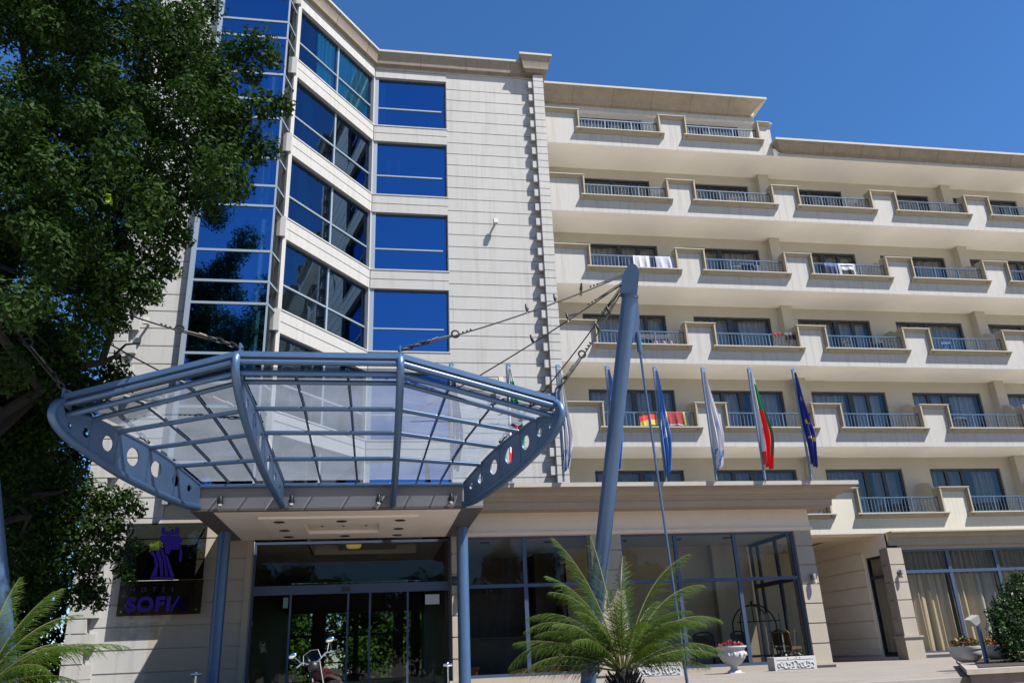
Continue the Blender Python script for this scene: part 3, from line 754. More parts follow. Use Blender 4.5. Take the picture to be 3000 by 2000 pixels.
for i in range(3):
    for k in range(6):
        A, B = top_pt(i, k, -.02), top_pt(i+1, k, -.02)
        mb = MB(); r = .044 if k < 5 else .05
        mb.tube([A, B], r, 12)
        if k == 0: pass
        mb.build('purlin', m_blue, K, True)
    # front beam above the last purlin and the gutter edge
    A, B = top_pt(i, 5, .14), top_pt(i+1, 5, .14)
    d = (B-A).normalized(); out = Vector((d.y, -d.x, 0)).normalized()
    mb = MB(); mb.tube([A+out*.10, B+out*.10], .048, 12); mb.build('front_rail', m_blue, K, True)
    mb = MB(); mb.prism([A+out*.16+Vector((0, 0, .07)), A+out*.16+Vector((0, 0, .16)), A-out*.25+Vector((0, 0, .16)), A-out*.25+Vector((0, 0, .07))], B-A)
    mb.build('gutter', m_blue, K)
    # glazing bars across the purlins and glass between them
    for f in (1/3, 2/3):
        pts = [top_pt(i, k, .05).lerp(top_pt(i+1, k, .05), f) for k in range(6)]
        mb = MB(); mb.tube(pts, .022, 8); mb.build('glazing_bar', m_navy, K, True)
    for k in range(5):
        for j in range(3):
            q = [top_pt(i, k, .085).lerp(top_pt(i+1, k, .085), j/3+.01), top_pt(i, k, .085).lerp(top_pt(i+1, k, .085), (j+1)/3-.01),
                 top_pt(i, k+1, .085).lerp(top_pt(i+1, k+1, .085), (j+1)/3-.01), top_pt(i, k+1, .085).lerp(top_pt(i+1, k+1, .085), j/3+.01)]
            mb = MB(); mb.quad(*q); mb.build('glass_panel', g_can, K)

# ================================================================== MASTS AND CABLES
def mast(base, top, label, side):
    T = thing('mast', label, 'mast', base, 'leaning blue masts holding the canopy'); B = Vector(base); P = Vector(top)-B
    d = P.normalized(); L = P.length
    mb = MB(); mb.tube([(0, 0, 0), d*(L-.62)], .146, 24); mb.lathe((0, 0, -.02), [(.32, 0), (.32, .06)], 20); mb.build('tube', m_blue, T, True)
    mb = MB(); mb.tube([d*(L-.66), d*(L-.60)], .175, 24); mb.build('collar', m_navy, T, True)
    tc = (Vector((-.8, 15, 0))-Vector((top[0], top[1], 0))).normalized()
    a = (tc - d*tc.dot(d)).normalized(); b = d.cross(a)
    out = [(-.13, L-.6), (-.13, L-.2), (-.08, L-.05), (0, L), (.09, L-.05), (.17, L-.25), (.17, L-.6)]
    mb = MB()
    for o in (-.09, .0, .09): mb.prism([d*q[1]+a*q[0]*1.05+b*(o-.014) for q in out], b*.028)
    mb.build('head_plate', m_blue, T)
    bk = -a
    lug = [(.13, L-.62), (.13, L-1.42), (.30, L-1.42), (.30, L-1.10), (.19, L-.62)]
    side_v = Vector((.9*side, .3, 0)).normalized(); side_v = (side_v-d*side_v.dot(d)).normalized()
    mb = MB(); mb.prism([d*q[1]+side_v*q[0]-Vector((0, .012, 0)) for q in lug], (0, .024, 0)); mb.build('lug', m_blue, T)
    s0 = d*(L-1.30)+side_v*.27; s1 = Vector((1.62*side, -.9, 0)) if side > 0 else Vector((-1.1, -.6, 0))
    mb = MB(); mb.tube([s0, s0+(s1-s0)*.06], .05, 10); mb.tube([s0+(s1-s0)*.05, s1], .024, 10); mb.tube([s1+(s0-s1)*.06, s1], .03, 10)
    mb.build('stay_rod', m_blue, T, True)
    return T, [Vector(top)-d*.22+a*.12, Vector(top)-d*.38+a*.14, Vector(top)-d*.44+a*.14, Vector(top)-d*.50+a*.14]
TR_, aR = mast((3.99, 16.0, ZT), (4.82, 13.4, 7.60), 'leaning blue steel mast rising behind the middle palm', 1)
TL_, aL = mast((-5.62, 15.2, ZT), (-6.55, 12.7, 7.15), 'leaning blue steel mast behind the corner palm, top lost in the tree', -1)
def rib_top(i, s, dz):
    a, b, lowp, top, kind = RIBS[i]; fr = rib_frame(a, b)
    z = float(np.interp(s, [t[0] for t in top], [t[1] for t in top])); return fr(s, 0, z+dz)
def tip(i):
    a, b, lowp, top, kind = RIBS[i]; fr = rib_frame(a, b); return fr(lowp[-1][0]-.04, 0, lowp[-1][1]+.14)
def cable(p, q, label, fitting=True):
    p, q = Vector(p), Vector(q); d = (q-p); L = d.length; d.normalize()
    sag = lambda t: Vector((0, 0, -.10*4*t*(1-t)))
    T = thing('stay_cable', label, 'cable', q, 'cables from the masts to the canopy'); o = lambda v: v-q
    s = d.cross(Vector((0, 0, 1))).normalized(); u = s.cross(d)
    pts = [p+d*L*t+sag(t) for t in np.linspace(0, 1, 13)]
    mb = MB(); mb.tube([o(x) for x in pts[:12]], .0135, 6); mb.build('wire', m_cable, T)
    mb = MB()
    e = p+d*.65
    mb.tube([o(p+u*.03), o(e)], .009, 6); mb.tube([o(p-u*.03), o(e)], .009, 6)
    for k in (.65, .72, .80): mb.ball(o(p+d*k), .02, 8)
    for k in (1.35, 1.28, 1.2): mb.ball(o(q-d*k+sag(.85)), .02, 8)
    mb.build('clamp', m_black, T)
    if fitting:
        mb = MB(); c = q-d*1.05+sag(.9)
        mb.tube([o(c+d*.065*math.cos(t)+u*.065*math.sin(t)) for t in np.linspace(0, 2*math.pi, 19)], .018, 6)
        mb.build('ring', m_black, T)
        mb = MB(); mb.tube([o(c+d*.06), o(q-d*.55)], .015, 8); mb.tube([o(q-d*.72), o(q-d*.6)], .024, 8); mb.build('turnbuckle', mat('steel', (.2, .19, .18), .4, metal=.6), T)
        mb = MB(); c0 = q-d*.55
        for j in range(5):
            cc = c0+d*(.11*j+.06); ax = u if j % 2 else s
            mb.tube([o(cc+d*.08*math.cos(t)+ax*.038*math.sin(t)) for t in np.linspace(0, 2*math.pi, 13)], .0145, 6)
        mb.build('chain', m_black, T)
    return pts
CB1 = cable(aR[0], tip(2), 'long upper dark cable from right mast to inner right rib')
CB2 = cable(aR[1], rib_top(2, 2.2, .08), 'middle dark cable from right mast dropping behind the canopy edge', False)
CB3 = cable(aR[2], rib_top(3, 1.7, .08), 'steep dark cable from right mast to back of right wing')
CB4 = cable(aR[3], tip(3), 'steepest dark chain cable from right mast to right wing tip')
cable(aL[0], tip(1), 'dark cable with ring crossing the blue glass shaft')
cable(aL[1], rib_top(1, 2.2, .08), 'thin cable crossing pale stone left of the glass shaft')
cable(aL[2], rib_top(0, 1.7, .08), 'thin cable in front of the tree ending behind left wing')
cable(aL[3], tip(0), 'cable from hidden left mast to left wing tip')

# ---- swallows resting on the cables
def bird(p, wing, label, rot):
    T = thing('bird', label, 'bird', p, 'swallows on the cables'); T.rotation_euler = (0, 0, rot)
    mb = MB(); prof = [(.0, -.085), (.018, -.07), (.028, -.03), (.03, .01), (.024, .045), (.021, .065), (.022, .08), (.012, .097), (.002, .103)]
    n = 10; P = []
    for (r, h) in prof:
        c = Vector((.25*h, 0, .085+h))
        for j in range(n):
            t = 2*math.pi*j/n; P.append(c+Vector((r*math.cos(t), r*.85*math.sin(t), 0)))
    mb.add(P, [(i*n+j, i*n+(j+1) % n, (i+1)*n+(j+1) % n, (i+1)*n+j) for i in range(len(prof)-1) for j in range(n)])
    mb.add([(.028, .008, .17), (.028, -.008, .17), (.055, 0, .166), (.028, 0, .18)], [(0, 1, 2), (0, 2, 3), (1, 3, 2)])
    mb.build('body', mat('feather_dark', (.02, .02, .026), .6), T, True)
    mb = MB()
    mb.add([(-.015, .012, .02), (-.015, -.012, .02), (-.06, .022, -.075), (-.045, 0, -.03), (-.06, -.022, -.075)], [(0, 3, 2), (0, 1, 3), (1, 4, 3)])
    mb.build('tail', m_black, T)
    for s in (-1, 1):
        mb = MB()
        if wing: mb.add([(.01, .02*s, .11), (-.02, .02*s, .06), (-.10, .14*s, .10), (-.07, .19*s, .16), (-.01, .10*s, .15)], [(0, 1, 2, 4), (2, 3, 4)])
        else: mb.add([(.012, .027*s, .12), (-.012, .029*s, .07), (-.055, .02*s, -.01), (-.03, .03*s, .07)], [(0, 1, 2, 3)])
        mb.build('wing', m_black, T)
def on(pts, t):
    f = t*(len(pts)-1); i = min(int(f), len(pts)-2); return pts[i].lerp(pts[i+1], f-i)
def t_at_px(pts, px):
    best = min(np.linspace(0, .95, 200), key=lambda t: abs(1500+F_PX*((on(pts, t)-CAM).dot(rt)/(on(pts, t)-CAM).dot(fwd))-px)); return best
for (cb, px, wg, lab) in ((CB1, 1703, 0, 'small swallow on top cable nearest the mast'), (CB1, 1627, 0, 'small swallow on top cable before the stone pilaster'),
                          (CB1, 1543, 0, 'small swallow on top cable against the pale tower wall'), (CB2, 1663, 1, 'swallow with spread wings on second cable before the balcony'),
                          (CB2, 1560, 0, 'swallow on second cable against the tower quoins'), (CB4, 1783, 0, 'swallow near the top of the steep cables'),
                          (CB4, 1752, 0, 'swallow lower down the steep cables beside the balcony')):
    bird(on(cb, t_at_px(cb, px))+Vector((0, 0, .01)), wg, lab, R(random.choice((70, 110, -80, 150))))
# ================================================================== FLAGS
m_fw = mat('flag_white', (1.0, 1.0, 1.05), .75); m_fg = mat('flag_green', (.03, .42, .18), .75); m_fr = mat('flag_red', (1.0, .045, .04), .75)
m_fb = mat('flag_navy', (.04, .06, .40), .75); m_fy = mat('flag_yellow', (1.0, .75, .06), .75); m_fl = mat('flag_light_blue', (.16, .36, .82), .75)
m_fk = mat('flag_black', (.012, .012, .012), .8)
def flag(x, design, label, plabel, seed):
    P = thing('flagpole', plabel, 'flagpole', (x, 20.1, 4.78), 'flagpoles on the portico roof')
    mb = MB(); mb.tube([(0, 0, 0), (0, 0, 3.14)], .032, 10); mb.build('pole', mat('flagpole_paint', (.26, .35, .47), .4, metal=.3), P, True)
    mb = MB(); mb.box(-.03, .09, -.03, .03, 3.14, 3.17); mb.tube([(.08, -.02, 3.12), (.08, .02, 3.12)], .03, 8); mb.build('pulley', m_chrome, P)
    rr = random.Random(seed); nu, nv = 18, 44; V = []; Fc = []; Mi = []
    ph, ph2 = rr.random()*6, rr.random()*6; wmax = .19+.08*rr.random()+(.12 if design == 'bg' else 0); ln = 2.62+.25*rr.random()-(.15 if design == 'bg' else 0)
    for j in range(nv+1):
        v = j/nv; wd = .035+wmax*min(1, v*1.55)**.8*(1-.35*max(0, v-.72)/.28)
        sh = .045+.05*math.sin(2.2*v+ph)*v
        for i in range(nu+1):
            u = i/nu
            zz = 3.05-ln*v - .10*math.sin(math.pi*u)*v*0 - (.16*(1-u)*v if seed % 2 else .12*u*v)
            fold = math.sin(u*math.pi*4.6+ph+v*1.3)*(.028+.075*v)+.045*math.sin(8*v+ph2+u*3)*v
            V.append((sh+wd*(u-.12)+.02*math.sin(7*v+ph2)*v, -.03+fold-.03*v, zz))
    def colr(u, v):
        if design == 'bg':
            if v > .86 or (v > .40 and .22 < u < .74+.25*(v-.4)) or (v > .62 and u < .80 and u > .15): return 2
            if v > .13 and (u > .62 or (v < .42 and u > .30)): return 1
            return 0
        if design == 'eu':
            for (a, b) in ((.45, .30), (.35, .55), (.62, .56), (.5, .70), (.30, .72), (.66, .73)):
                if abs(u-a) < .09 and abs(v-b) < .016: return 1
            return 0
        if design == 'white':
            if v > .80 and (math.sin(u*19+v*31) > .55): return 1
            if .52 < v < .60 and .3 < u < .42: return 1
            return 0
        if design == 'blue':
            if .42 < v < .66 and math.sin(u*9+v*24+1) > .62: return 1
            return 0
    for j in range(nv):
        for i in range(nu):
            Fc.append((j*(nu+1)+i, j*(nu+1)+i+1, (j+1)*(nu+1)+i+1, (j+1)*(nu+1)+i)); Mi.append(colr((i+.5)/nu, (j+.5)/nv))
    mb = MB(); mb.v = V; mb.f = Fc; mb.mi = Mi
    mats = {'bg': [m_fw, m_fg, m_fr], 'eu': [m_fb, m_fy], 'white': [m_fw, m_fl], 'blue': [m_fl, m_fw]}[design]
    o = mb.build('flag', mats, None, True); o.location = (x, 20.1, 4.78)
    tag(o, label, 'flag', 'limp flags on the portico roof')
for (x, ds, lb, pl) in ((1.88, 'eu', 'navy flag seen above canopy roof, leftmost of the flags', 'flagpole of the leftmost navy flag'),
        (3.40, 'bg', 'white green red flag partly hidden behind right wing of canopy', 'flagpole of the tricolour flag behind the canopy'),
        (4.76, 'white', 'white flag hanging beside the tip of the canopy wing', 'flagpole beside the right canopy wing tip'),
        (6.14, 'blue', 'light blue flag half hidden left of the big blue mast', 'flagpole just left of the big blue mast'),
        (7.50, 'blue', 'light blue flag right of the mast before red towel balcony', 'flagpole just right of the big blue mast'),
        (8.90, 'white', 'white flag between light blue and tricolour flags', 'flagpole of the white flag right of the mast'),
        (10.28, 'bg', 'white green red flag in full view right of the mast', 'flagpole of the fully visible tricolour flag'),
        (11.62, 'eu', 'navy flag with yellow stars, rightmost of the flags', 'flagpole of the rightmost navy flag')):
    flag(x, ds, lb, pl, int(x*10))

# ================================================================== WASHING ON THE BALCONIES
def cloth(r, xa, xb, mats, label, cat='towel', drop=.50, top=None, stripes=None, seed=1, amp=.03, below=False, y=None):
    zc = CAP(r); zt = (zc-.31+.012) if top is None else zc-top; yr = (YB+.06) if y is None else y
    rr = random.Random(seed); ph = rr.random()*6; nu, nv = 22, 20; V = []; Fc = []; Mi = []
    for j in range(nv+1):
        v = j/nv
        for i in range(nu+1):
            u = i/nu
            if v < .12: yy, zz = yr+.04-.085*(v/.12), zt-.012*abs(v-.06)/.06
            else: yy, zz = yr-.045, zt-.012-drop*(v-.12)/.88
            f = amp*math.sin(u*(14+4*rr.random()*0)+ph)*min(1, v*1.6)+.5*amp*math.sin(u*31+ph*2)*v
            zz -= .035*math.sin(u*3+ph)*v
            V.append((xa+(xb-xa)*(u+.05*(v-.3)*math.sin(ph)), yy+f-.02*v, zz))
    for j in range(nv):
        for i in range(nu):
            Fc.append((j*(nu+1)+i, j*(nu+1)+i+1, (j+1)*(nu+1)+i+1, (j+1)*(nu+1)+i))
            Mi.append(stripes((i+.5)/nu, (j+.5)/nv) if stripes else 0)
    mb = MB(); mb.v = V; mb.f = Fc; mb.mi = Mi
    nm = {'towel': 'towel', 'flag': 'flag'}.get(cat, 'laundry')
    return tag(mb.build(nm, mats, None, True), label, cat, 'washing hung on the balconies')
W = lambda n, c: mat(n, c, .85, var=.1, vscale=8)
tw_w = W('white_towel', (.74, .75, .80)); tw_r = W('red_towel', (.42, .045, .06)); tw_t = W('teal_cloth', (.02, .25, .22)); tw_p = W('pink_cloth', (.62, .33, .47))
tw_n = W('navy_cloth', (.02, .03, .10)); tw_b = W('blue_cloth', (.10, .22, .50)); tw_k = W('black_cloth', (.015, .015, .02)); tw_l = W('light_blue_cloth', (.30, .55, .70)); tw_g = W('grey_cloth', (.2, .2, .22)); tw_y = W('yellow_cloth', (.75, .62, .12)); tw_m = W('magenta_cloth', (.5, .05, .2))
X = lambda px, py: at(px, py, YB).x
cloth(4, X(1855, 760), X(1903, 760), [tw_w], 'white towel on the railing directly behind the mast head', seed=2)
cloth(4, X(1921, 762), X(1979, 762), [W('lilac_towel', (.70, .71, .86))], 'wide pale lilac towel beside the white towel at the balcony end', seed=3)
cloth(4, X(2176, 770), X(2214, 770), [tw_n], 'navy clothes drying behind railing, fourth row second balcony', 'clothes', .42, .38, seed=4, y=YB+.2)
cloth(4, X(2217, 770), X(2229, 770), [tw_w], 'small white garment beside the navy clothes', 'clothes', .36, .45, seed=5, y=YB+.2)
cloth(4, X(2416, 780), X(2452, 780), [tw_b, tw_n], 'blue and navy jeans hung over railing beside a printed towel', 'clothes', .50, stripes=lambda u, v: 1 if v > .35 and u < .8 else 0, seed=6)
cloth(4, X(2456, 780), X(2506, 780), [tw_w, tw_k], 'white towel with black printed panel on a railing', stripes=lambda u, v: 1 if .15 < u < .85 and (v > .62 or .25 < v < .36) else 0, seed=7)
cloth(3, X(1866, 990), X(1888, 990), [tw_t], 'teal cloth drying right behind the mast', 'clothes', .30, .58, seed=8, y=YB+.22)
cloth(3, X(1902, 990), X(1914, 990), [tw_k], 'dark green garment between teal and pink clothes', 'clothes', .26, .60, seed=9, y=YB+.22)
cloth(3, X(1920, 990), X(1973, 990), [tw_p], 'row of pink clothes on a drying rack behind the railing', 'clothes', .27, .60, seed=10, y=YB+.22, amp=.05)
cloth(3, X(2265, 975), X(2293, 975), [W('bright_red', (.55, .03, .04))], 'bright red garment bundled on a balcony railing end', 'clothes', .10, .27, seed=11)
cloth(3, X(2298, 975), X(2326, 975), [tw_g, tw_k], 'grey and black garment next to bright red one', 'clothes', .30, .25, stripes=lambda u, v: 1 if v > .4 else 0, seed=12)
cloth(5, X(2042, 578), X(2092, 578), [tw_l], 'light blue cloth low behind railing in the fifth row', 'clothes', .22, .58, seed=13, y=YB+.22)
cloth(5, X(2796, 610), X(2812, 620), [tw_b], 'small blue cloth at a balcony corner in the fifth row', 'clothes', .25, .60, seed=14, y=YB+.2)
cloth(3, X(2768, 1010), X(2796, 1010), [tw_b], 'blue shirt on a rack, third row far right', 'clothes', .42, .42, seed=15, y=YB+.22)
cloth(2, X(1873, 1220), X(1922, 1220), [m_fk, m_fr, tw_y], 'black red and yellow flag tied to a balcony railing', 'flag', .50, stripes=lambda u, v: (0 if v < .42-.1*math.sin(u*2) else 1 if v < .74-.1*math.sin(u*2) else 2), seed=16)
cloth(2, X(1953, 1220), X(2007, 1220), [tw_r, tw_y, tw_w], 'dark red towel with pale edges on a railing', stripes=lambda u, v: 1 if u < .06 or u > .93 else 2 if v > .93 else 0, seed=17)
cloth(2, X(2352, 1230), X(2368, 1230), [tw_m], 'magenta cloth behind the rightmost navy flag', 'clothes', .32, .5, seed=18, y=YB+.2)
# washing stands inside some balconies
def airer(x, r, label):
    zc = CAP(r)-1.2; T = thing('clothes_airer', label, 'drying rack', (x, YB+.6, zc), 'drying racks on balconies')
    mb = MB()
    for s in (-.5, .5):
        mb.tube([(s, -.25, 0), (s, .2, .9)], .012, 6); mb.tube([(s, .25, 0), (s, -.2, .9)], .012, 6)
    mb.build('stand', m_lip, T)
    mb = MB()
    for k in range(6): mb.tube([(-.55, -.2+.08*k, .9), (.55, -.2+.08*k, .9)], .006, 5)
    mb.build('rail', m_lip, T)
airer(14.2, 5, 'white drying rack behind fifth row railing with light blue cloth'); airer(9.9, 3, 'white drying rack behind third row railing with pink clothes')

# ================================================================== HOTEL SIGN
S = thing('hotel_sign', 'smoked glass wall sign with deep blue emblem and lettering', 'sign', (0, 0, 0))
YSG = 21.04
m_sblue = mat('deep_blue_lettering', (.008, .004, .085), .9, spec=.05)
mb = MB(); mb.box(-5.90, -4.03, YSG, YSG+.02, 1.90, 2.68); mb.build('lower_pane', g_sign, S)
mb = MB(); mb.box(-5.90, -4.05, YSG, YSG+.02, 2.695, 4.03); mb.build('upper_pane', glass('smoked_glass_dark', (.26, .28, .26), (.7, .8, .85), base=.0, boost=.8), S)
mb = MB(); mb.box(-5.90, -4.6, YSG-.004, YSG+.01, 2.682, 2.694); mb.build('edge_strip', m_lip, S)
mb = MB()
for (x, z) in ((-5.80, 2.0), (-4.13, 2.0), (-5.8, 3.92), (-4.15, 3.92), (-4.9, 3.92)): mb.tube([(x, YSG-.03, z), (x, YL-.0, z)], .022, 10)
mb.build('standoff_bolt', m_chrome, S)
def text_obj(txt, size, loc, m_, parent, name, bold=0.0, space=1.0, ext=.008, align='LEFT', rotz=0):
    cu = bpy.data.curves.new('txt', 'FONT'); cu.body = txt; cu.size = size; cu.extrude = ext; cu.offset = bold; cu.space_character = space; cu.align_x = align
    o = bpy.data.objects.new('tmp', cu); COL.objects.link(o); dg = bpy.context.evaluated_depsgraph_get()
    me = bpy.data.meshes.new_from_object(o.evaluated_get(dg)); bpy.data.objects.remove(o)
    for v in me.vertices: v.co = Vector((v.co.x, -v.co.z, v.co.y))
    me.materials.clear(); me.materials.append(m_)
    q = bpy.data.objects.new(name, me); COL.objects.link(q); q.parent = parent; q.location = loc; q.rotation_euler = (0, 0, rotz); return q
text_obj('SOFIA', .44, (-5.70, YSG-.014, 2.0), m_sblue, S, 'lettering', bold=.02, space=1.16)
text_obj('HOTEL', .15, (-5.66, YSG-.012, 2.43), mat('dull_blue_lettering', (.012, .012, .03), .9, spec=.05), S, 'small_lettering', space=2.75)
def sp(x, y):                                               # emblem drawing units -> sign plane
    q = at(420+x*.1914, 1520+y*.1914, YSG-.006); return (q.x, YSG-.006, q.z)
mb = MB()
EMB = [[(280, 125), (335, 125), (335, 185), (485, 185), (485, 125), (555, 125), (550, 240), (280, 240)],
       [(262, 250), (555, 250), (600, 320), (575, 400), (540, 465), (430, 462), (392, 545), (335, 520), (320, 400), (245, 300)],
       [(565, 410), (597, 510), (585, 640), (555, 660), (545, 600), (560, 500)],
       [(95, 510), (150, 478), (195, 560), (225, 700), (205, 872), (118, 872), (180, 720), (165, 590)],
       [(170, 440), (225, 440), (300, 640), (305, 872), (262, 872), (240, 660)],
       [(245, 440), (300, 450), (350, 660), (382, 872), (335, 872), (318, 640)],
       [(330, 540), (372, 560), (420, 720), (470, 872), (410, 872), (372, 700)],
       [(112, 880), (478, 880), (462, 915), (108, 915)]]
for pl in EMB: mb.prism([sp(*q) for q in pl][::-1], (0, -.008, 0))
mb.build('emblem', m_sblue, S)
# faint lettering on the wood wall inside the lobby shop
T = tag(text_obj('LOUNGE', .34, (2.42, 26.36, 2.55), mat('brown_letter', (.07, .045, .03), .6), None, 'wall_lettering', bold=.006, space=1.25), 'dim brown wall letters on the wood panelling inside', 'lettering')

# ================================================================== LAMPS
def spot(px, label):
    q = at(px, 1462, BY-.08); T = thing('spotlight', label, 'spotlight', (q.x, BY-.02, 3.84), 'spotlights on the porch box')
    mb = MB(); mb.box(-.03, .03, -.02, 0, -.06, .06); mb.tube([(0, -.02, 0), (0, -.09, .02)], .012, 8); mb.build('bracket', m_black, T)
    mb = MB(); mb.lathe((0, -.10, -.11), [(.062, 0), (.058, .06), (.042, .11), (.028, .16), (.014, .17)], 16); mb.build('can', m_black, T, True)
    mb = MB(); mb.ball((0, -.10, -.115), .058, 14, (1, 1, 1.1)); mb.build('reflector', m_chrome, T, True)
spot(647, 'small black spotlight on porch box below the left wing'); spot(855, 'small black spotlight below the inner left rib')
spot(1110, 'small black spotlight below the inner right rib'); spot(1322, 'small black spotlight below the right wing')
def flood(px, py, Y, label, dark=False):
    q = at(px, py, Y); T = thing('wall_floodlight', label, 'floodlight', (q.x, Y, q.z), 'floodlights on the walls')
    mb = MB(); mb.box(-.03, .03, -.12, .12, -.02, .02); mb.build('arm', m_lip, T)
    mb = MB(); mb.prism([(-.08, -.24, -.10), (-.08, -.10, -.07), (-.08, -.10, .08), (-.08, -.22, .10)], (.16, 0, 0)); mb.build('housing', m_lip, T, False, .008)
    mb = MB(); mb.prism([(-.07, -.246, -.09), (-.07, -.242, -.09), (-.07, -.222, .09), (-.07, -.226, .09)], (.14, 0, 0)); mb.build('lens', m_lamp, T)
flood(1450, 655, 24.88, 'small white floodlight high on the stone tower wall'); flood(433, 948, 21.18, 'small floodlight on the stone left of the glass shaft')
flood(1465, 1118, 24.88, 'small floodlight low on the tower wall above the canopy')
def wlamp(x, Y, z, label):
    T = thing('wall_lamp', label, 'wall lamp', (x, Y, z), 'wall lamps on the pillars')
    mb = MB(); mb.box(-.05, .05, -.02, 0, -.06, .10); mb.box(-.015, .015, -.09, -.02, .02, .06); mb.build('bracket', m_fascia, T)
    mb = MB(); mb.lathe((0, -.11, -.06), [(.055, 0), (.055, .15), (.05, .16)], 14); mb.build('body', m_fascia, T, True)
    mb = MB(); mb.lathe((0, -.11, -.16), [(.045, 0), (.055, .04), (.055, .10)], 14); mb.build('shade', m_lamp, T, True)
wlamp(11.80, 21.28, 2.32, 'small lamp on the pillar at the right end of the portico'); wlamp(17.16, 25.28, 2.72, 'small lamp on the pillar of the dining room')
wlamp(2.19, 21.28, 2.22, 'small cream lamp on pillar right of the entrance')
T = thing('name_plate', 'dark plate on pillar right of the entrance above a lamp', 'plate', (2.10, 21.27, 2.5))
mb = MB(); mb.box(-.15, .15, -.012, .004, -.10, .12); mb.build('plate', m_black, T)
mb = MB(); mb.box(-.09, .10, -.016, -.011, .0, .012); mb.box(-.09, .06, -.016, -.011, -.04, -.028); mb.build('line', m_fascia, T)

# ================================================================== PLANTERS, URN, POTS
def leafy(c, rx, ry, rz, n, size, mats, weights, name, label, cat, group=None, parent=None, up_=0.3, droop=0.0):
    V = []; Fc = []; Mi = []
    for i in range(n):
        a = random.random()*2*math.pi; rr = math.sqrt(random.random())
        p = Vector((c[0]+rx*rr*math.cos(a), c[1]+ry*rr*math.sin(a), c[2]+rz*(random.random()**.8)*(1-.5*rr)-droop*max(0, rr-.7)*random.random()*3))
        d = Vector((random.gauss(0, 1), random.gauss(0, 1), random.gauss(up_, 1))).normalized()
        e = d.cross(Vector((random.random(), random.random(), random.random()))).normalized(); s = size*(.6+.8*random.random())
        b = len(V); V += [tuple(p-d*s*.5), tuple(p+e*s*.33), tuple(p+d*s*.5), tuple(p-e*s*.33)]; Fc.append((b, b+1, b+2, b+3))
        Mi.append(random.choices(range(len(mats)), weights)[0] if True else 0)
    mb = MB(); mb.v = V; mb.f = Fc; mb.mi = Mi
    o = mb.build(name, mats, parent)
    if label: tag(o, label, cat, group)
    return o
m_leafg = mat('geranium_leaf', (.05, .11, .025), .55); m_fpink = mat('pink_petal', (.75, .16, .22), .6); m_forange = mat('orange_petal', (.75, .22, .05), .6)
m_fyel = mat('yellow_petal', (.72, .52, .06), .6); m_purple = mat('purple_leaf', (.06, .018, .03), .55)
U = thing('flower_urn', 'white footed urn on the terrace before the shop windows', 'urn', (8.66, 20.0, ZT-.03))
mb = MB(); mb.box(-.19, .19, -.19, .19, 0, .05)
mb.lathe((0, 0, .05), [(.17, 0), (.16, .03), (.09, .07), (.075, .12), (.11, .16), (.22, .22), (.30, .32), (.325, .42), (.30, .50), (.31, .53), (.36, .57), (.36, .60), (.30, .60), (.28, .54)], 32)
mb.build('bowl', m_white, U, True)
mb = MB(); mb.lathe((0, 0, .58), [(.29, 0), (.29, .012)], 20); mb.build('soil', m_soil, U)
mb = MB()
for k in range(14):
    a = 2*math.pi*k/14; mb.ball((.325*math.cos(a), .325*math.sin(a), .46), .035, 8, (1, 1, 1.4))
mb.build('relief', m_white, U, True)
leafy((8.66, 20.0, .60), .30, .28, .24, 420, .075, [m_leafg, m_fpink, m_forange], [.30, .6, .1], 'geranium', 'pink and red geraniums filling the white urn', 'flowers')
def planter_box(loc):
    T = thing('planter_box', 'x', 'planter', loc, 'white planter boxes on the terrace')
    mb = MB(); t = .04; x1, y1, h = 1.12, .38, .345
    mb.box(0, x1, 0, t, .02, h); mb.box(0, x1, y1-t, y1, .02, h); mb.box(0, t, t, y1-t, .02, h); mb.box(x1-t, x1, t, y1-t, .02, h); mb.box(t, x1-t, t, y1-t, .02, .06)
    mb.box(.06, x1-.06, .03, y1-.03, 0, .02)
    mb.build('trough', m_white, T, False, .006)
    mb = MB()                                               # raised panel with scroll relief
    mb.box(.07, x1-.07, -.008, 0, .06, .065); mb.box(.07, x1-.07, -.008, 0, .28, .285)
    for k in range(11):
        cx = .12+.088*k; r = .035+.012*(k % 3)
        pts = [(cx+r*math.cos(t_), -.008, .165+.02*math.sin(k*1.7)+1.25*r*math.sin(t_)) for t_ in np.linspace(.4+k, 5.4+k, 14)]
        mb.tube(pts, .011, 6)
    mb.build('relief', m_white, T)
    mb = MB(); mb.box(t, x1-t, t, y1-t, .29, .31); mb.build('soil', m_soil, T)
    return T
pb = planter_box((9.84, 20.25, ZT-.03)); pb['label'] = 'white relief planter box beside the right portico pillar'
pc = dup(pb); pc.location = (6.33, 20.25, ZT-.03); pc['label'] = 'white relief planter box behind the middle palm'
leafy((10.4, 20.42, .34), .50, .16, .14, 260, .10, [m_purple, m_leafg], [.85, .15], 'trailing_plant', 'dark purple trailing plant in planter box by the right pillar', 'plant', 'plants in the planter boxes', droop=.09)
leafy((6.9, 20.42, .34), .50, .16, .13, 240, .10, [m_purple, m_leafg, m_fr], [.8, .16, .04], 'trailing_plant', 'dark purple trailing plant in planter box behind the palm', 'plant', 'plants in the planter boxes', droop=.09)
def pot(loc, r, h, label):
    T = thing('plant_pot', label, 'pot', loc, 'terracotta pots in the shop')
    mb = MB(); mb.lathe((0, 0, 0), [(r*.7, 0), (r*.95, h*.8), (r*1.08, h*.8), (r*1.08, h), (r*.95, h), (r*.9, h*.9)], 22); mb.build('pot', m_terra, T, True)
    mb = MB(); mb.lathe((0, 0, h*.88), [(r*.9, 0), (r*.9, .01)], 16); mb.build('soil', m_soil, T)
q = at(1622, 1975, 22.0); pot((q.x, 22.0, ZT+.09), .19, .40, 'terracotta pot behind glass left of the mast')
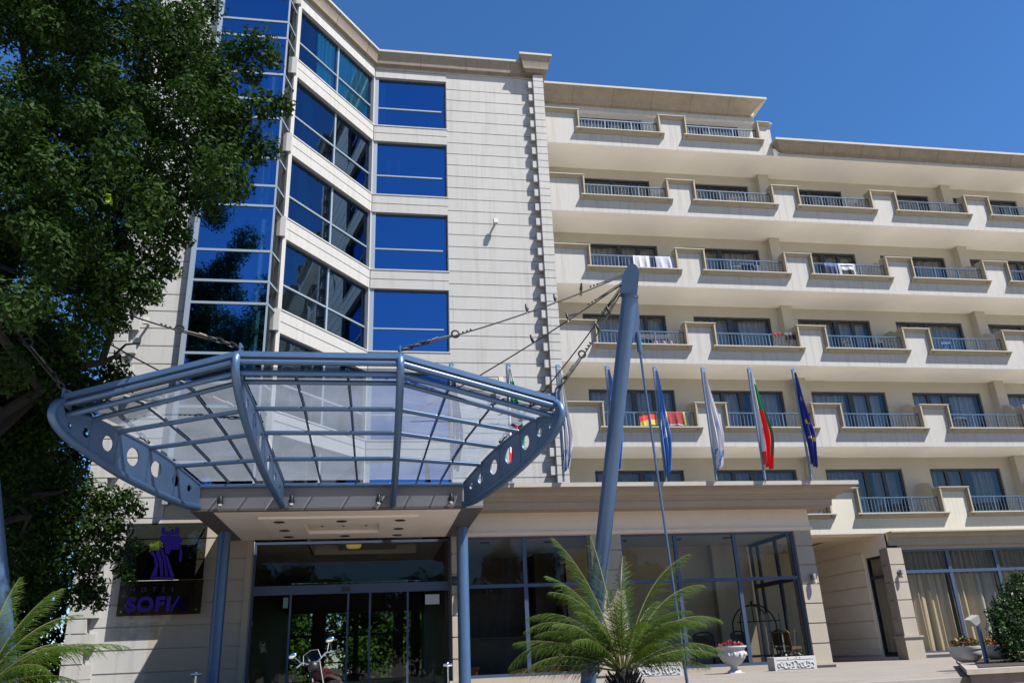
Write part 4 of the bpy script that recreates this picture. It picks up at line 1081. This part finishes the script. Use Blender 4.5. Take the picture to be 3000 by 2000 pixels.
leafy((q.x, 22.0, ZT+.5), .3, .3, .5, 150, .18, [m_leafg], [1], 'potted_plant', 'dim green plant in pot behind glass left of the mast', 'plant')
q = at(2012, 1945, 22.0); pot((q.x, 22.0, ZT+.09), .16, .34, 'terracotta pot behind glass beside a planter box')
q = at(1385, 1985, 22.2); pot((q.x, 22.2, ZT+.09), .17, .30, 'terracotta pot behind glass beside the porch column')

# ---- luggage cart, chairs and rack behind the shop windows
q = at(2225, 1935, 22.6)
T = thing('luggage_cart', 'arched luggage cart behind the shop glass at the right', 'luggage cart', (q.x, 22.6, ZT+.09))
mb = MB(); mb.box(-.55, .55, -.3, .3, .22, .28); mb.build('deck', m_wood, T)
mb = MB()
for y in (-.27, .27):
    mb.tube([(-.52, y, .28)]+[(-.52, y, 1.1)]+[(-.52*math.cos(t), y*(1-.6*math.sin(t)), 1.1+.5*math.sin(t)) for t in np.linspace(.15, math.pi-.15, 10)]+[(.52, y, 1.1), (.52, y, .28)], .02, 8)
mb.tube([(-.5, 0, 1.15), (.5, 0, 1.15)], .014, 8); mb.tube([(0, 0, 1.15), (0, 0, 1.62)], .014, 8); mb.ball((0, 0, 1.66), .045)
mb.build('arch_frame', mat('brass_dark', (.05, .04, .025), .35, metal=.7), T, True)
for (x, y) in ((-.45, -.22), (.45, -.22), (-.45, .22), (.45, .22)):
    mb = MB(); mb.tube([(x, y-.02, .10), (x, y+.02, .10)], .10, 16); mb.build('wheel', m_black, T)
def chair(loc, rot, mm, label, group='chairs in the shop'):
    T = thing('chair', label, 'chair', loc, group); T.rotation_euler = (0, 0, rot)
    mb = MB(); mb.box(-.26, .26, -.26, .26, .38, .46); mb.build('seat', mm, T, False, .01)
    mb = MB(); mb.tube([(-.28, .26, .44), (-.27, .30, .78)]+[(.28*-math.cos(t), .30, .78+.14*math.sin(t)) for t in np.linspace(.2, math.pi-.2, 8)]+[(.27, .30, .78), (.28, .26, .44)], .022, 8)
    mb.box(-.24, .24, .27, .30, .5, .84); mb.build('backrest', mm, T)
    for (x, y) in ((-.23, -.23), (.23, -.23), (-.23, .23), (.23, .23)):
        mb = MB(); mb.tube([(x, y, 0), (x, y, .38)], .02, 8); mb.build('leg', mm, T)
q = at(2068, 1940, 22.7); chair((q.x, 22.7, ZT+.09), R(160), m_black, 'black chair behind the glass left of the urn')
q = at(2150, 1940, 22.9); chair((q.x, 22.9, ZT+.09), R(200), m_black, 'black round backed chair behind the urn')
q = at(2315, 1925, 22.9); chair((q.x, 22.9, ZT+.09), R(120), mat('light_wood', (.35, .19, .08), .5), 'light wooden chair behind glass at the right pillar')
m_plc = mat('dark_plastic', (.03, .03, .035), .5)
for (x, r_, a_, lb) in ((17.5, 3, 200, 'dark chair behind third row railing, left of a pair'), (18.9, 3, 150, 'dark chair behind third row railing, right of a pair'),
                        (13.6, 4, 170, 'dark chair beside the navy washing in the fourth row'), (21.6, 2, 160, 'dark chair on the second row balcony right of the flags')):
    chair((x, YB+.95, CAP(r_)-1.2), R(a_), m_plc, lb, 'chairs on the balconies')
q = at(2282, 1930, 22.5)
T = thing('display_rack', 'tall pale display rack behind glass near the right pillar', 'rack', (q.x, 22.5, ZT+.09))
mb = MB()
for x in (-.2, .2): mb.box(x-.02, x+.02, -.02, .02, 0, 1.35)
mb.build('post', m_lip, T)
mb = MB()
for z in (.25, .55, .85, 1.15): mb.box(-.2, .2, -.06, .06, z, z+.02)
mb.build('shelf', m_black, T)

# ---- rope posts
def rpost(px, py, label):
    q = at(px, py, 19.6); T = thing('rope_post', label, 'post', (q.x, 19.6, ZT), 'chrome rope posts by the door'); h = q.z-ZT
    mb = MB(); mb.lathe((0, 0, 0), [(.14, 0), (.14, .02), (.03, .05)], 18); mb.build('foot', m_chrome, T, True)
    mb = MB(); mb.tube([(0, 0, .03), (0, 0, h)], .02, 12); mb.build('post', m_chrome, T, True)
    mb = MB(); mb.tube([(-.10, 0, h-.03), (.10, 0, h-.03)], .032, 12); mb.ball((0, 0, h+.0), .035); mb.build('head', m_chrome, T, True)
rpost(1312, 1942, 'chrome rope post right of the entrance'); rpost(575, 1970, 'chrome rope post under the wall sign')

# ================================================================== MOTORCYCLE
q = at(928, 1985, 14.6)
T = thing('motorcycle', 'dark red motorcycle with chrome mirrors parked before the doors', 'motorcycle', (q.x+.40, 13.0, ZT-.09)); T.rotation_euler = (R(20), 0, R(-104)); T.scale = (.80, .80, .80)
m_red = mat('dark_red_paint', (.05, .005, .008), .18, metal=.2)
def wheel(x, r):
    mb = MB(); mb.tube([(x+r*math.cos(t), 0, .30+r*math.sin(t)) for t in np.linspace(0, 2*math.pi, 33)], .055, 10); wv = mb.build('wheel', m_black, T, True)
    mb = MB(); mb.tube([(x+(r-.06)*math.cos(t), 0, .30+(r-.06)*math.sin(t)) for t in np.linspace(0, 2*math.pi, 33)], .018, 8)
    for k in range(8):
        a = k*math.pi/4; mb.tube([(x, 0, .3), (x+(r-.06)*math.cos(a), 0, .3+(r-.06)*math.sin(a))], .007, 6)
    mb.tube([(x, -.06, .3), (x, .06, .3)], .05, 12); mb.build('rim', m_black, wv, True)
wheel(-.68, .25); wheel(.68, .25)
mb = MB(); P = []
prof = [(-.85, .02, .62), (-.6, .10, .70), (-.3, .14, .70), (-.05, .16, .72), (.15, .17, .80), (.32, .15, .82), (.46, .08, .76)]
for (x, wd, zt_) in prof:
    for j in range(12):
        a = 2*math.pi*j/12; P.append((x, wd*math.cos(a), zt_-.10+.10*math.sin(a)*(1.2 if x > 0 else .8)))
mb.add(P, [(i*12+j, i*12+(j+1) % 12, (i+1)*12+(j+1) % 12, (i+1)*12+j) for i in range(6) for j in range(12)]+[tuple(range(12)), tuple(range(72, 84))])
mb.build('tank', m_red, T, True)
mb = MB(); mb.box(-.72, .0, -.13, .13, .66, .76); mb.build('seat', m_black, T, False, .03)
mb = MB(); mb.box(-.25, .3, -.16, .16, .22, .55); mb.tube([(.1, .17, .3), (-.8, .2, .28)], .045, 10); mb.build('engine', m_black, T, False, .03)
mb = MB()
for y in (-.09, .09): mb.tube([(.68, y, .30), (.42, y, .92)], .026, 10)
mb.build('fork', m_black, T, True)
mb = MB(); mb.tube([(.30, -.36, .99), (.36, -.22, 1.02), (.44, -.08, .93), (.44, .08, .93), (.36, .22, 1.02), (.30, .36, .99)], .014, 8); mb.build('handlebar', m_chrome, T, True)
for y in (-1, 1):
    mb = MB(); mb.tube([(.31, .26*y, 1.0), (.27, .42*y, .98)], .02, 8); mb.build('grip', m_black, T)
for y in (-1, 1):
    mb = MB(); mb.tube([(.34, .24*y, 1.01), (.36, .33*y, 1.16)], .007, 6); mb.ball((.36, .36*y, 1.20), .06, 12, (.35, 1.25, .8)); mb.build('mirror', m_chrome, T, True)
mb = MB(); mb.ball((.54, 0, .86), .10, 14, (.9, 1, 1)); mb.build('headlight', m_black, T, True)
mb = MB()
V = [(.50, y, .95+z) for (y, z) in ((-.17, 0), (.17, 0), (.14, .16), (0, .2), (-.14, .16))]; mb.add([(x-.25*(z-.95), y, z) for (x, y, z) in V], [(0, 1, 2, 3, 4)])
mb.build('windscreen', g_clear, T)
mb = MB(); mb.tube([(.52, -.17, .95), (.47, -.14, 1.11), (.46, 0, 1.15), (.47, .14, 1.11), (.52, .17, .95)], .006, 6); mb.build('screen_rim', m_fascia, T)
mb = MB(); P = [(.68+.31*math.cos(t), y, .30+.31*math.sin(t)) for t in np.linspace(.5, 2.4, 9) for y in (-.07, .07)]
mb.add(P, [(2*i, 2*i+1, 2*i+3, 2*i+2) for i in range(8)]); mb.build('mudguard', m_red, T, True)

# ================================================================== RIGHT BED: wall, shrub, bowls, lamp
mb = MB(); m_bed = mat('brown_bed_stone', (.22, .17, .14), .8, var=.3, vscale=3, bump=.3, bscale=30)
bp = [(8.55, 11.45), (22, 11.45), (22, 17.3), (12.75, 17.3)]; bq = [(8.47, 11.39), (22.05, 11.39), (22.05, 17.36), (12.70, 17.36)]; bi = [(8.95, 11.75), (21.7, 11.75), (21.7, 17.0), (12.85, 17.0)]
mb.prism([(x, y, -1.0) for x, y in bp], (0, 0, 1.12)); mb.cur = 1; mb.prism([(x, y, .121) for x, y in bq], (0, 0, .068))
B_ = thing('bed_wall', 'low brown stone wall of the planting bed at bottom right', 'wall', (0, 0, 0)); mb.build('wall', [m_bed, mat('bed_coping', (.45, .40, .35), .8, var=.15)], B_)
mb = MB(); mb.prism([(x, y, .19) for x, y in bi], (0, 0, .012)); tag(mb.build('bed_soil', m_soil), kind='structure')
def bowl(loc, s, label):
    T = thing('flower_bowl', label, 'planter', loc, 'white flower bowls on the bed')
    mb = MB(); mb.lathe((0, 0, 0), [(.16*s, 0), (.22*s, .02*s), (.33*s, .10*s), (.39*s, .22*s), (.395*s, .30*s), (.415*s, .31*s), (.43*s, .36*s), (.43*s, .385*s), (.37*s, .385*s), (.35*s, .32*s)], 32); mb.build('bowl', m_white, T, True)
    mb = MB(); mb.lathe((0, 0, .35*s), [(.36*s, 0), (.36*s, .01)], 20); mb.build('soil', m_soil, T)
q = at(2838, 1942, 14.6); q.z = .2; bowl((q.x, 14.6, .2), .72, 'white flower bowl left of the bed lamp')
leafy((q.x, 14.6, q.z+.25), .24, .27, .22, 320, .06, [m_leafg, m_fyel, m_fpink, m_forange], [.6, .22, .1, .08], 'bowl_flowers', 'yellow and pink flowers in bowl left of the bed lamp', 'flowers', 'flowers in the bowls')
q2 = at(2925, 1925, 15.4); q2.z = .2; bowl((q2.x, 15.4, .2), .70, 'white flower bowl half hidden by the shrub')
leafy((q2.x, 15.4, q2.z+.24), .24, .25, .2, 260, .06, [m_leafg, m_forange, m_fyel], [.4, .35, .25], 'bowl_flowers', 'orange flowers in the bowl half hidden by the shrub', 'flowers', 'flowers in the bowls')
mb = MB(); 
qa, qb = at(2893, 1948, 13.6), at(2866, 1822, 13.6)
T = thing('bed_lamp', 'pale square garden floodlight on a blue post', 'lamp', (qa.x, 13.6, .2))
mb = MB(); mb.tube([(0, 0, 0), (0, 0, qb.z-.2)], .036, 12); mb.build('post', m_blue, T, True)
mb = MB(); hz = qb.z-.2
mb.box(-.03, .03, -.04, .02, hz-.03, hz+.05); mb.build('knuckle', m_black, T)
mb = MB(); A = Vector((-.03, -.02, hz+.04)); LS_ = .78
P = [Vector(p_)+A for p_ in ((0, 0, .10), (0, .06, -.06), (-.26, -.02, -.02), (-.18, -.04, -.14), (-.10, -.12, -.10), (-.04, -.16, .06), (-.2, -.15, .02))]
mb.add([A+Vector(p_)*LS_ for p_ in ((.0, .10, .12), (.0, -.12, .10), (.02, -.12, -.06), (.02, .10, -.06), (-.24, .09, .02), (-.24, -.11, .0), (-.10, -.11, -.13), (-.10, .09, -.13))],
       [(0, 1, 2, 3), (0, 4, 5, 1), (4, 7, 6, 5), (3, 2, 6, 7), (1, 5, 6, 2), (0, 3, 7, 4)])
mb.build('head', mat('lamp_head_grey', (.42, .45, .44), .5), T)

# ================================================================== PLANTS AND TREES
def leaf_mesh(name, cents, rads, dens, size, mats, parent, weights, shell=.45, flat=(1, 1, 1), normal_up=.35, lobed=True, seed=1):
    """a crown of many small lobed leaves spread through overlapping clumps"""
    g = np.random.default_rng(seed)
    tmpl = np.array([(0, -.5, 0), (.16, -.25, .03), (.10, -.12, .02), (.30, .03, .05), (.17, .12, .03), (.26, .28, .04), (0, .52, -.03), (-.26, .28, .04), (-.17, .12, .03), (-.30, .03, .05), (-.10, -.12, .02), (-.16, -.25, .03)]) if lobed else \
        np.array([(0, -.5, 0), (.22, 0, .04), (0, .5, 0), (-.22, 0, .04)])
    P = []; DD = []
    for c, r in zip(cents, rads):
        n = max(4, int(dens*r*r))
        d = g.normal(size=(n, 3)); d /= np.linalg.norm(d, axis=1)[:, None]; DD.append(d)
        rr = (shell+(1-shell)*g.random(n)**.7)*r*(1+.22*np.sin(5*d[:, 0]+c[0]*3)*np.cos(4*d[:, 2]+c[2]*2))
        P.append(np.array(c)+d*rr[:, None]*np.array(flat))
    P = np.concatenate(P); n = len(P)
    zx = g.normal(size=(n, 3))*.50+np.concatenate(DD)*.85; zx[:, 2] += normal_up*1.3; zx /= np.linalg.norm(zx, axis=1)[:, None]
    a = g.normal(size=(n, 3)); a -= zx*(a*zx).sum(1)[:, None]; a /= np.linalg.norm(a, axis=1)[:, None]
    b = np.cross(zx, a); s = size*(.65+.7*g.random(n))
    k = len(tmpl)
    V = P[:, None, :]+s[:, None, None]*(tmpl[None, :, 0, None]*a[:, None, :]+tmpl[None, :, 1, None]*b[:, None, :]+tmpl[None, :, 2, None]*zx[:, None, :])
    me = bpy.data.meshes.new(name); me.vertices.add(n*k); me.vertices.foreach_set('co', V.reshape(-1))
    me.loops.add(n*k); me.loops.foreach_set('vertex_index', np.arange(n*k)); me.polygons.add(n)
    me.polygons.foreach_set('loop_start', np.arange(n)*k)
    try: me.polygons.foreach_set('loop_total', np.full(n, k))
    except Exception: pass
    for q_ in mats: me.materials.append(q_)
    me.polygons.foreach_set('material_index', g.choice(len(mats), n, p=np.array(weights)/sum(weights)))
    me.update(calc_edges=True); me.validate()
    o = bpy.data.objects.new(name, me); COL.objects.link(o); o.parent = parent
    return o
def leafmat(name, col, rough=.36, tr=.25):
    M = mat(name, tuple(c*1.12 for c in col), rough, spec=.10); n = M.node_tree.nodes; L = M.node_tree.links
    b = n['Principled BSDF']; t = n.new('ShaderNodeBsdfTranslucent'); t.inputs[0].default_value = (col[0]*1.6, col[1]*1.7, col[2]*.9, 1)
    mx = n.new('ShaderNodeMixShader'); mx.inputs[0].default_value = tr
    L.new(b.outputs[0], mx.inputs[1]); L.new(t.outputs[0], mx.inputs[2]); L.new(mx.outputs[0], n['Material Output'].inputs[0]); return M
lf1 = leafmat('oak_leaf', (.022, .056, .008), .7, .16); lf2 = leafmat('oak_leaf_dark', (.014, .036, .007), .7, .14); lf3 = leafmat('oak_leaf_light', (.040, .075, .014), .68, .18)
lfb = leafmat('bush_leaf', (.012, .032, .009), .4, .1); lfb2 = leafmat('bush_leaf_fresh', (.05, .12, .02)); lfy = leafmat('young_leaf', (.20, .30, .03))
def limb(mb, p0, p1, r0_, r1_, wob=.15, n=7, seed=0):
    g = random.Random(seed); p0, p1 = Vector(p0), Vector(p1); L = (p1-p0).length
    pts = [p0.lerp(p1, i/(n-1))+Vector((g.uniform(-1, 1), g.uniform(-1, 1), g.uniform(-.5, .8)))*wob*L*.25*math.sin(math.pi*i/(n-1)) for i in range(n)]
    mb.tube(pts, [r0_+(r1_-r0_)*i/(n-1) for i in range(n)], 10); return pts
OAK = thing('oak_tree', 'large dark green oak filling the left side of the picture', 'tree', (0, 0, 0))
cl = []
g = np.random.default_rng(5)
edge = [(600, 20, 70, 13), (520, 90, 90, 13), (690, 150, 75, 12.6), (760, 130, 70, 12.5), (800, 175, 45, 12.4), (640, 240, 80, 12.6), (740, 215, 50, 12.6), (650, 330, 90, 12.4), (760, 310, 75, 12.2), (825, 305, 50, 12.1),
        (720, 400, 70, 12.3), (785, 440, 55, 12.2), (640, 470, 80, 12.6), (745, 455, 50, 12.4), (690, 545, 65, 12.6), (560, 540, 90, 12.8), (610, 600, 60, 12.8), (480, 640, 95, 12.8), (535, 690, 45, 12.7),
        (470, 740, 70, 12.8), (500, 790, 40, 12.8), (420, 800, 85, 12.9), (440, 860, 50, 12.8), (370, 870, 75, 12.9), (330, 940, 60, 13.0), (290, 900, 70, 12.9), (250, 1000, 70, 13.2), (330, 1085, 55, 14.8), (370, 1120, 35, 14.9), (280, 1130, 60, 14.6),
        (240, 1190, 50, 15.2), (180, 1080, 80, 14.2)]
for (x, y, r, Y) in edge: cl.append((at(x, y, Y), r*Y/F_PX))
for yy in range(-260, 1120, 95):
    xr = float(np.interp(yy, [-300, 0, 150, 350, 500, 600, 700, 800, 900, 1000, 1120], [520, 560, 690, 740, 660, 540, 470, 400, 320, 230, 150]))
    for xx in range(-420, int(xr)-20, 95):
        x, y = xx+g.uniform(-38, 38), yy+g.uniform(-38, 38); Y = g.uniform(11.2, 13.6)+(1.0 if y > 900 else 0)
        cl.append((at(x, y, Y), g.uniform(62, 105)*Y/F_PX))
        if g.random() < .55: Y2 = Y+g.uniform(1.0, 2.4); cl.append((at(x, y, Y2), 105*Y2/F_PX))
# hanging lower branches
for (x, y, r, Y) in ((110, 1180, 75, 15.8), (60, 1280, 80, 15.8), (30, 1360, 60, 15.2), (120, 1350, 80, 16.2), (190, 1420, 70, 16.4), (250, 1460, 60, 16.5), (320, 1470, 52, 16.5), (375, 1455, 38, 16.4), (400, 1490, 30, 16.4),
                     (290, 1530, 62, 16.5), (350, 1540, 35, 16.5), (150, 1500, 85, 16.4), (230, 1560, 70, 16.5), (330, 1600, 48, 16.4), (360, 1660, 34, 16.4), (375, 1690, 24, 16.4), (400, 1600, 26, 16.3), (260, 1640, 50, 16.5), (275, 1720, 46, 16.5), (245, 1740, 44, 16.5), (200, 1650, 70, 16.6),
                     (60, 1040, 90, 14.6), (150, 1100, 80, 14.8), (20, 1130, 90, 14.8), (90, 1230, 80, 15.3), (10, 1250, 80, 15.0), (-60, 1150, 120, 15), (-80, 1350, 120, 15.5), (40, 1420, 70, 15.8), (130, 1270, 60, 15.6), (70, 1560, 80, 16.4), (100, 1600, 90, 16.8), (60, 1480, 70, 16.6), (150, 1740, 70, 17), (90, 1700, 70, 17.2), (290, 1765, 26, 16.5)):
    cl.append((at(x, y, Y), r*Y/F_PX))
leaf_mesh('crown', [tuple(c) for c, r in cl], [r for c, r in cl], 2900, .092, [lf1, lf2, lf3], OAK, [.42, .46, .12], shell=.30, seed=3)
leaf_mesh('young_shoot', [tuple(at(462, 1597, 16.2)), tuple(at(445, 1600, 16.2))], [.09, .07], 3500, .10, [lfy], OAK, [1], shell=.1, seed=8)
leaf_mesh('young_shoot', [tuple(at(318, 583, 11.2))], [.07], 3500, .09, [lfy], OAK, [1], shell=.1, seed=9)
mb = MB(); tb = (-7.0, 14.6, -1.0)
tr = limb(mb, tb, (-7.1, 14.6, 4.6), .42, .34, .06, 9, 1)
tops = []
for i, (px, py, Y, r) in enumerate(((300, 300, 13, .07), (640, 320, 12.5, .05), (420, 760, 13, .05), (100, 500, 13.5, .09), (-200, 300, 13, .09), (500, 80, 13, .05), (60, 60, 13, .08), (250, 1470, 16.4, .02), (150, 1620, 16.6, .02))):
    p1 = at(px, py, Y); st = Vector((-7.1, 14.6, 3.2+.22*(i % 6)))
    pp_ = limb(mb, st, p1, .20 if r > .06 else .13, r*.5, .5, 9, 20+i); tops.append(pp_)
    for j in range(4):
        p2 = pp_[4+j]+Vector((g.uniform(-1, 1), g.uniform(-.8, .8), g.uniform(-.4, .9)))*.9; limb(mb, pp_[4+j], p2, .04, .012, .5, 5, 50+10*i+j)
mb.tube([at(250, 1470, 16.4), at(330, 1560, 16.4), at(440, 1598, 16.2)], .012, 6)
mb.build('trunk', m_bark, OAK, True)
# second tree beyond the left end of the hotel
BT = thing('background_tree', 'dark tree beyond the left end of the hotel, behind the oak', 'tree', (0, 0, 0))
cl = [((-11+g.uniform(-3.2, 2.6), 23+g.uniform(-3, 3), z), g.uniform(1.0, 1.7)) for z in np.linspace(.6, 8.5, 16) for _ in range(4)]
leaf_mesh('crown', [c for c, r in cl], [r for c, r in cl], 420, .22, [lf2, lf1], BT, [.7, .3], shell=.3, seed=4)
mb = MB(); limb(mb, (-10.5, 23, -.2), (-10.5, 23, 6), .35, .15, .1, 8, 4); limb(mb, (-10.5, 23, 4), (-8.8, 22, 8), .12, .03, .3, 7, 5); mb.build('trunk', m_bark, BT, True)
# shrub in the right bed
SB = thing('shrub', 'dense dark green shrub at the right edge of the picture', 'shrub', (0, 0, 0))
cl = [(tuple(at(x, y, Y)), r*Y/F_PX) for (x, y, r, Y) in ((2962, 1722, 34, 13.2), (2990, 1740, 50, 13.4), (2945, 1770, 42, 13.2), (2920, 1800, 34, 13.1), (2960, 1820, 60, 13.3), (3020, 1800, 80, 13.6), (2928, 1850, 36, 13.1), (2950, 1885, 40, 13.2),
      (2985, 1900, 55, 13.3), (3050, 1880, 90, 13.8), (2985, 1935, 50, 13.2), (3060, 1940, 80, 13.6), (3080, 1740, 70, 13.8), (2975, 1690, 22, 13.2), (3010, 1700, 34, 13.4), (3150, 1850, 110, 14), (3250, 1900, 110, 14.2))]
leaf_mesh('foliage', [c for c, r in cl], [r for c, r in cl], 9000, .060, [lfb, lfb2], SB, [.86, .14], shell=.35, lobed=False, seed=6)
mb = MB(); b0 = at(3010, 1950, 13.5)
for k in range(5): limb(mb, (b0.x+.05*k, 13.5, .1), (b0.x+.25*(k-2), 13.5+.1*(k-2), 1.3), .03, .01, .3, 6, 70+k)
mb.build('stem', m_bark, SB)
# hedge of garden trees seen through the lobby
GH = thing('garden_tree', 'sunlit green garden foliage seen through the lobby doors', 'tree', (0, 0, 0))
cl = [((-7+14*random.random(), 46.5+2*random.random(), z), .9+.6*random.random()) for z in np.linspace(-.2, 5.0, 11) for _ in range(9)]
leaf_mesh('crown', [c for c, r in cl], [r for c, r in cl], 330, .24, [leafmat('garden_leaf', (.06, .14, .022)), lf3], GH, [.7, .3], shell=.3, seed=9)
mb = MB(); limb(mb, (0, 47, -.3), (0, 47.3, 4), .2, .1, .1, 6, 3); mb.build('trunk', m_bark, GH)

def reflection_tree(x, y, h, label):  # unseen trees behind the camera, added so the lower glass mirrors something dark
    T = thing('reflection_tree', label, 'tree', (x, y, -1.0), 'unseen trees added for reflections')
    c = [((g.uniform(-3, 3), g.uniform(-2.2, 2.2), z), g.uniform(1.3, 2.1)) for z in np.linspace(1.6, h, 9) for _ in range(3)]
    leaf_mesh('crown', [q for q, r in c], [r for q, r in c], 170, .42, [lf1, lf3], T, [.6, .4], shell=.3, seed=int(x+90))
    mb = MB(); limb(mb, (0, 0, 0), (0, 0, h*.6), .3, .15, .1, 6, 4); mb.build('trunk', m_bark, T)
for x in (-36, -29, -22, -15, -8, -1, 6, 13, 20, 27, 34, 41): reflection_tree(x, -30+2*math.sin(x), 8.5+1.5*math.sin(x*2), 'unseen leafy tree behind the camera, added to darken reflections in the entrance glass')
# ---- palms
lp1 = leafmat('palm_leaf', (.062, .112, .014), .5, .25); lp2 = leafmat('palm_leaf_old', (.13, .115, .028), .55, .25); m_stalk = mat('palm_stalk', (.17, .17, .05), .5)
def frond(parent, az_, el0, L, droop, seed, mm, twist=0.0, base=(0, 0, 0)):
    gg = random.Random(seed); n = 26; P = []; p = Vector(base); e = el0; d = None
    ca, sa = math.cos(az_), math.sin(az_)
    for i in range(n):
        t = i/(n-1); P.append(p.copy()); ee = el0-droop*(t**1.6)
        d = Vector((ca*math.cos(ee), sa*math.cos(ee), math.sin(ee))); p = p+d*(L/n)
    mb = MB(); mb.tube(P, [.016*(1-.88*i/(n-1)) for i in range(n)], 6)
    mb.cur = 1; side = Vector((-sa, ca, 0)); m_ = 112; rollv = gg.uniform(-.35, .35)
    for k in range(m_):
        t = .16+.84*k/(m_-1); f = t*(n-1); i = min(int(f), n-2); q_ = P[i].lerp(P[i+1], f-i); tg = (P[i+1]-P[i]).normalized(); nn = side.cross(tg).normalized()
        ll = L*.19*(math.sin(math.pi*min(1, .18+.80*t))**.6)*(.88+.24*gg.random()); wd = .0043*(1-.3*t)*(.7+.6*gg.random())
        for s in (-1, 1):
            dr = (side*s*(.45+.5*gg.random())+nn*s*rollv*.5+tg*(.50+.6*t+.3*gg.random())+nn*(.05+.85*gg.random())).normalized()
            tip_ = q_+dr*ll*(.8+.35*gg.random())+Vector((0, 0, -.30*ll*gg.random())); mid = q_+dr*ll*.5+nn*.01; wv = tg*wd
            mb.add([q_-wv, q_+wv, mid+wv*1.1, tip_, mid-wv*1.1], [(0, 1, 2, 4), (4, 2, 3)])
    return mb.build('frond', [m_stalk, mm], parent)
def palm(loc, label, spec, tr_h, seed):
    T = thing('palm_tree', label, 'palm', loc, 'young palms in front of the hotel')
    mb = MB(); mb.lathe((0, 0, -.1), [(.26, 0), (.27, .15), (.23, tr_h*.6), (.17, tr_h+.08), (.10, tr_h+.22)], 14)
    for k in range(46):
        a = k*2.4; z = -.05+tr_h*1.15*k/46; r = .25-.09*k/46
        mb.prism([(r*math.cos(a-.2), r*math.sin(a-.2), z), (r*math.cos(a+.2), r*math.sin(a+.2), z), ((r+.09)*math.cos(a), (r+.09)*math.sin(a), z+.13)], (0, 0, .035))
    mb.build('trunk', m_bark, T)
    for i, (a, e, L, dr) in enumerate(spec):
        frond(T, R(a+random.uniform(-9, 9)), R(e+random.uniform(-6, 6)), L*random.uniform(.88, 1.10), R(dr*random.uniform(.8, 1.35)), seed+i, lp2 if e < 14 else lp1, base=(.05*math.cos(R(a)), .05*math.sin(R(a)), tr_h+.08))
pc_ = at(1828, 1985, 13.2)
palm((pc_.x, 13.2, ZT), 'young palm with arching fronds in front of the right mast',
     [(176, 40, 2.05, 70), (168, 28, 1.95, 50), (186, 58, 1.9, 100), (172, 10, 1.8, 22), (200, 50, 1.6, 60), (150, 66, 1.8, 70), (182, 72, 2.1, 48), (165, 80, 2.3, 26), (110, 84, 2.3, 20), (245, 74, 1.7, 45), (60, 82, 2.2, 32),
      (12, 76, 2.2, 42), (5, 58, 2.1, 62), (352, 46, 2.15, 60), (8, 33, 2.05, 48), (338, 60, 1.8, 85), (12, 16, 1.8, 34), (318, 66, 1.7, 60), (275, 58, 1.5, 70), (225, 40, 1.5, 60), (90, 62, 1.9, 70), (45, 52, 1.9, 60), (135, 48, 1.9, 65), (300, 40, 1.2, 60), (188, 24, 1.7, 40), (155, 40, 1.5, 60), (25, 44, 1.6, 60), (200, 66, 1.8, 60), (345, 30, 1.6, 50), (120, 60, 1.6, 50), (75, 66, 1.7, 50), (178, 50, 1.5, 80), (3, 66, 1.7, 80), (265, 80, 1.6, 40), (215, 58, 1.4, 80), (325, 52, 1.4, 80)], pc_.z+.02-ZT if pc_.z-ZT > .1 else .16, 100)
lp_ = at(-62, 1950, 12.4)
palm((lp_.x, 12.4, ZT), 'young palm in the bottom left corner of the picture',
     [(0, 48, 1.75, 52), (12, 34, 1.8, 62), (350, 22, 1.7, 50), (20, 62, 1.7, 62), (345, 52, 1.6, 90), (5, 8, 1.6, 45), (40, 70, 1.7, 50), (330, 38, 1.5, 60), (60, 50, 1.6, 60), (120, 55, 1.7, 70), (180, 50, 1.7, 70),
      (220, 40, 1.6, 60), (270, 50, 1.5, 70), (300, 30, 1.5, 60), (90, 80, 1.8, 40), (325, 14, 1.4, 40), (8, 72, 1.5, 40), (200, 70, 1.7, 60)], .30, 200)
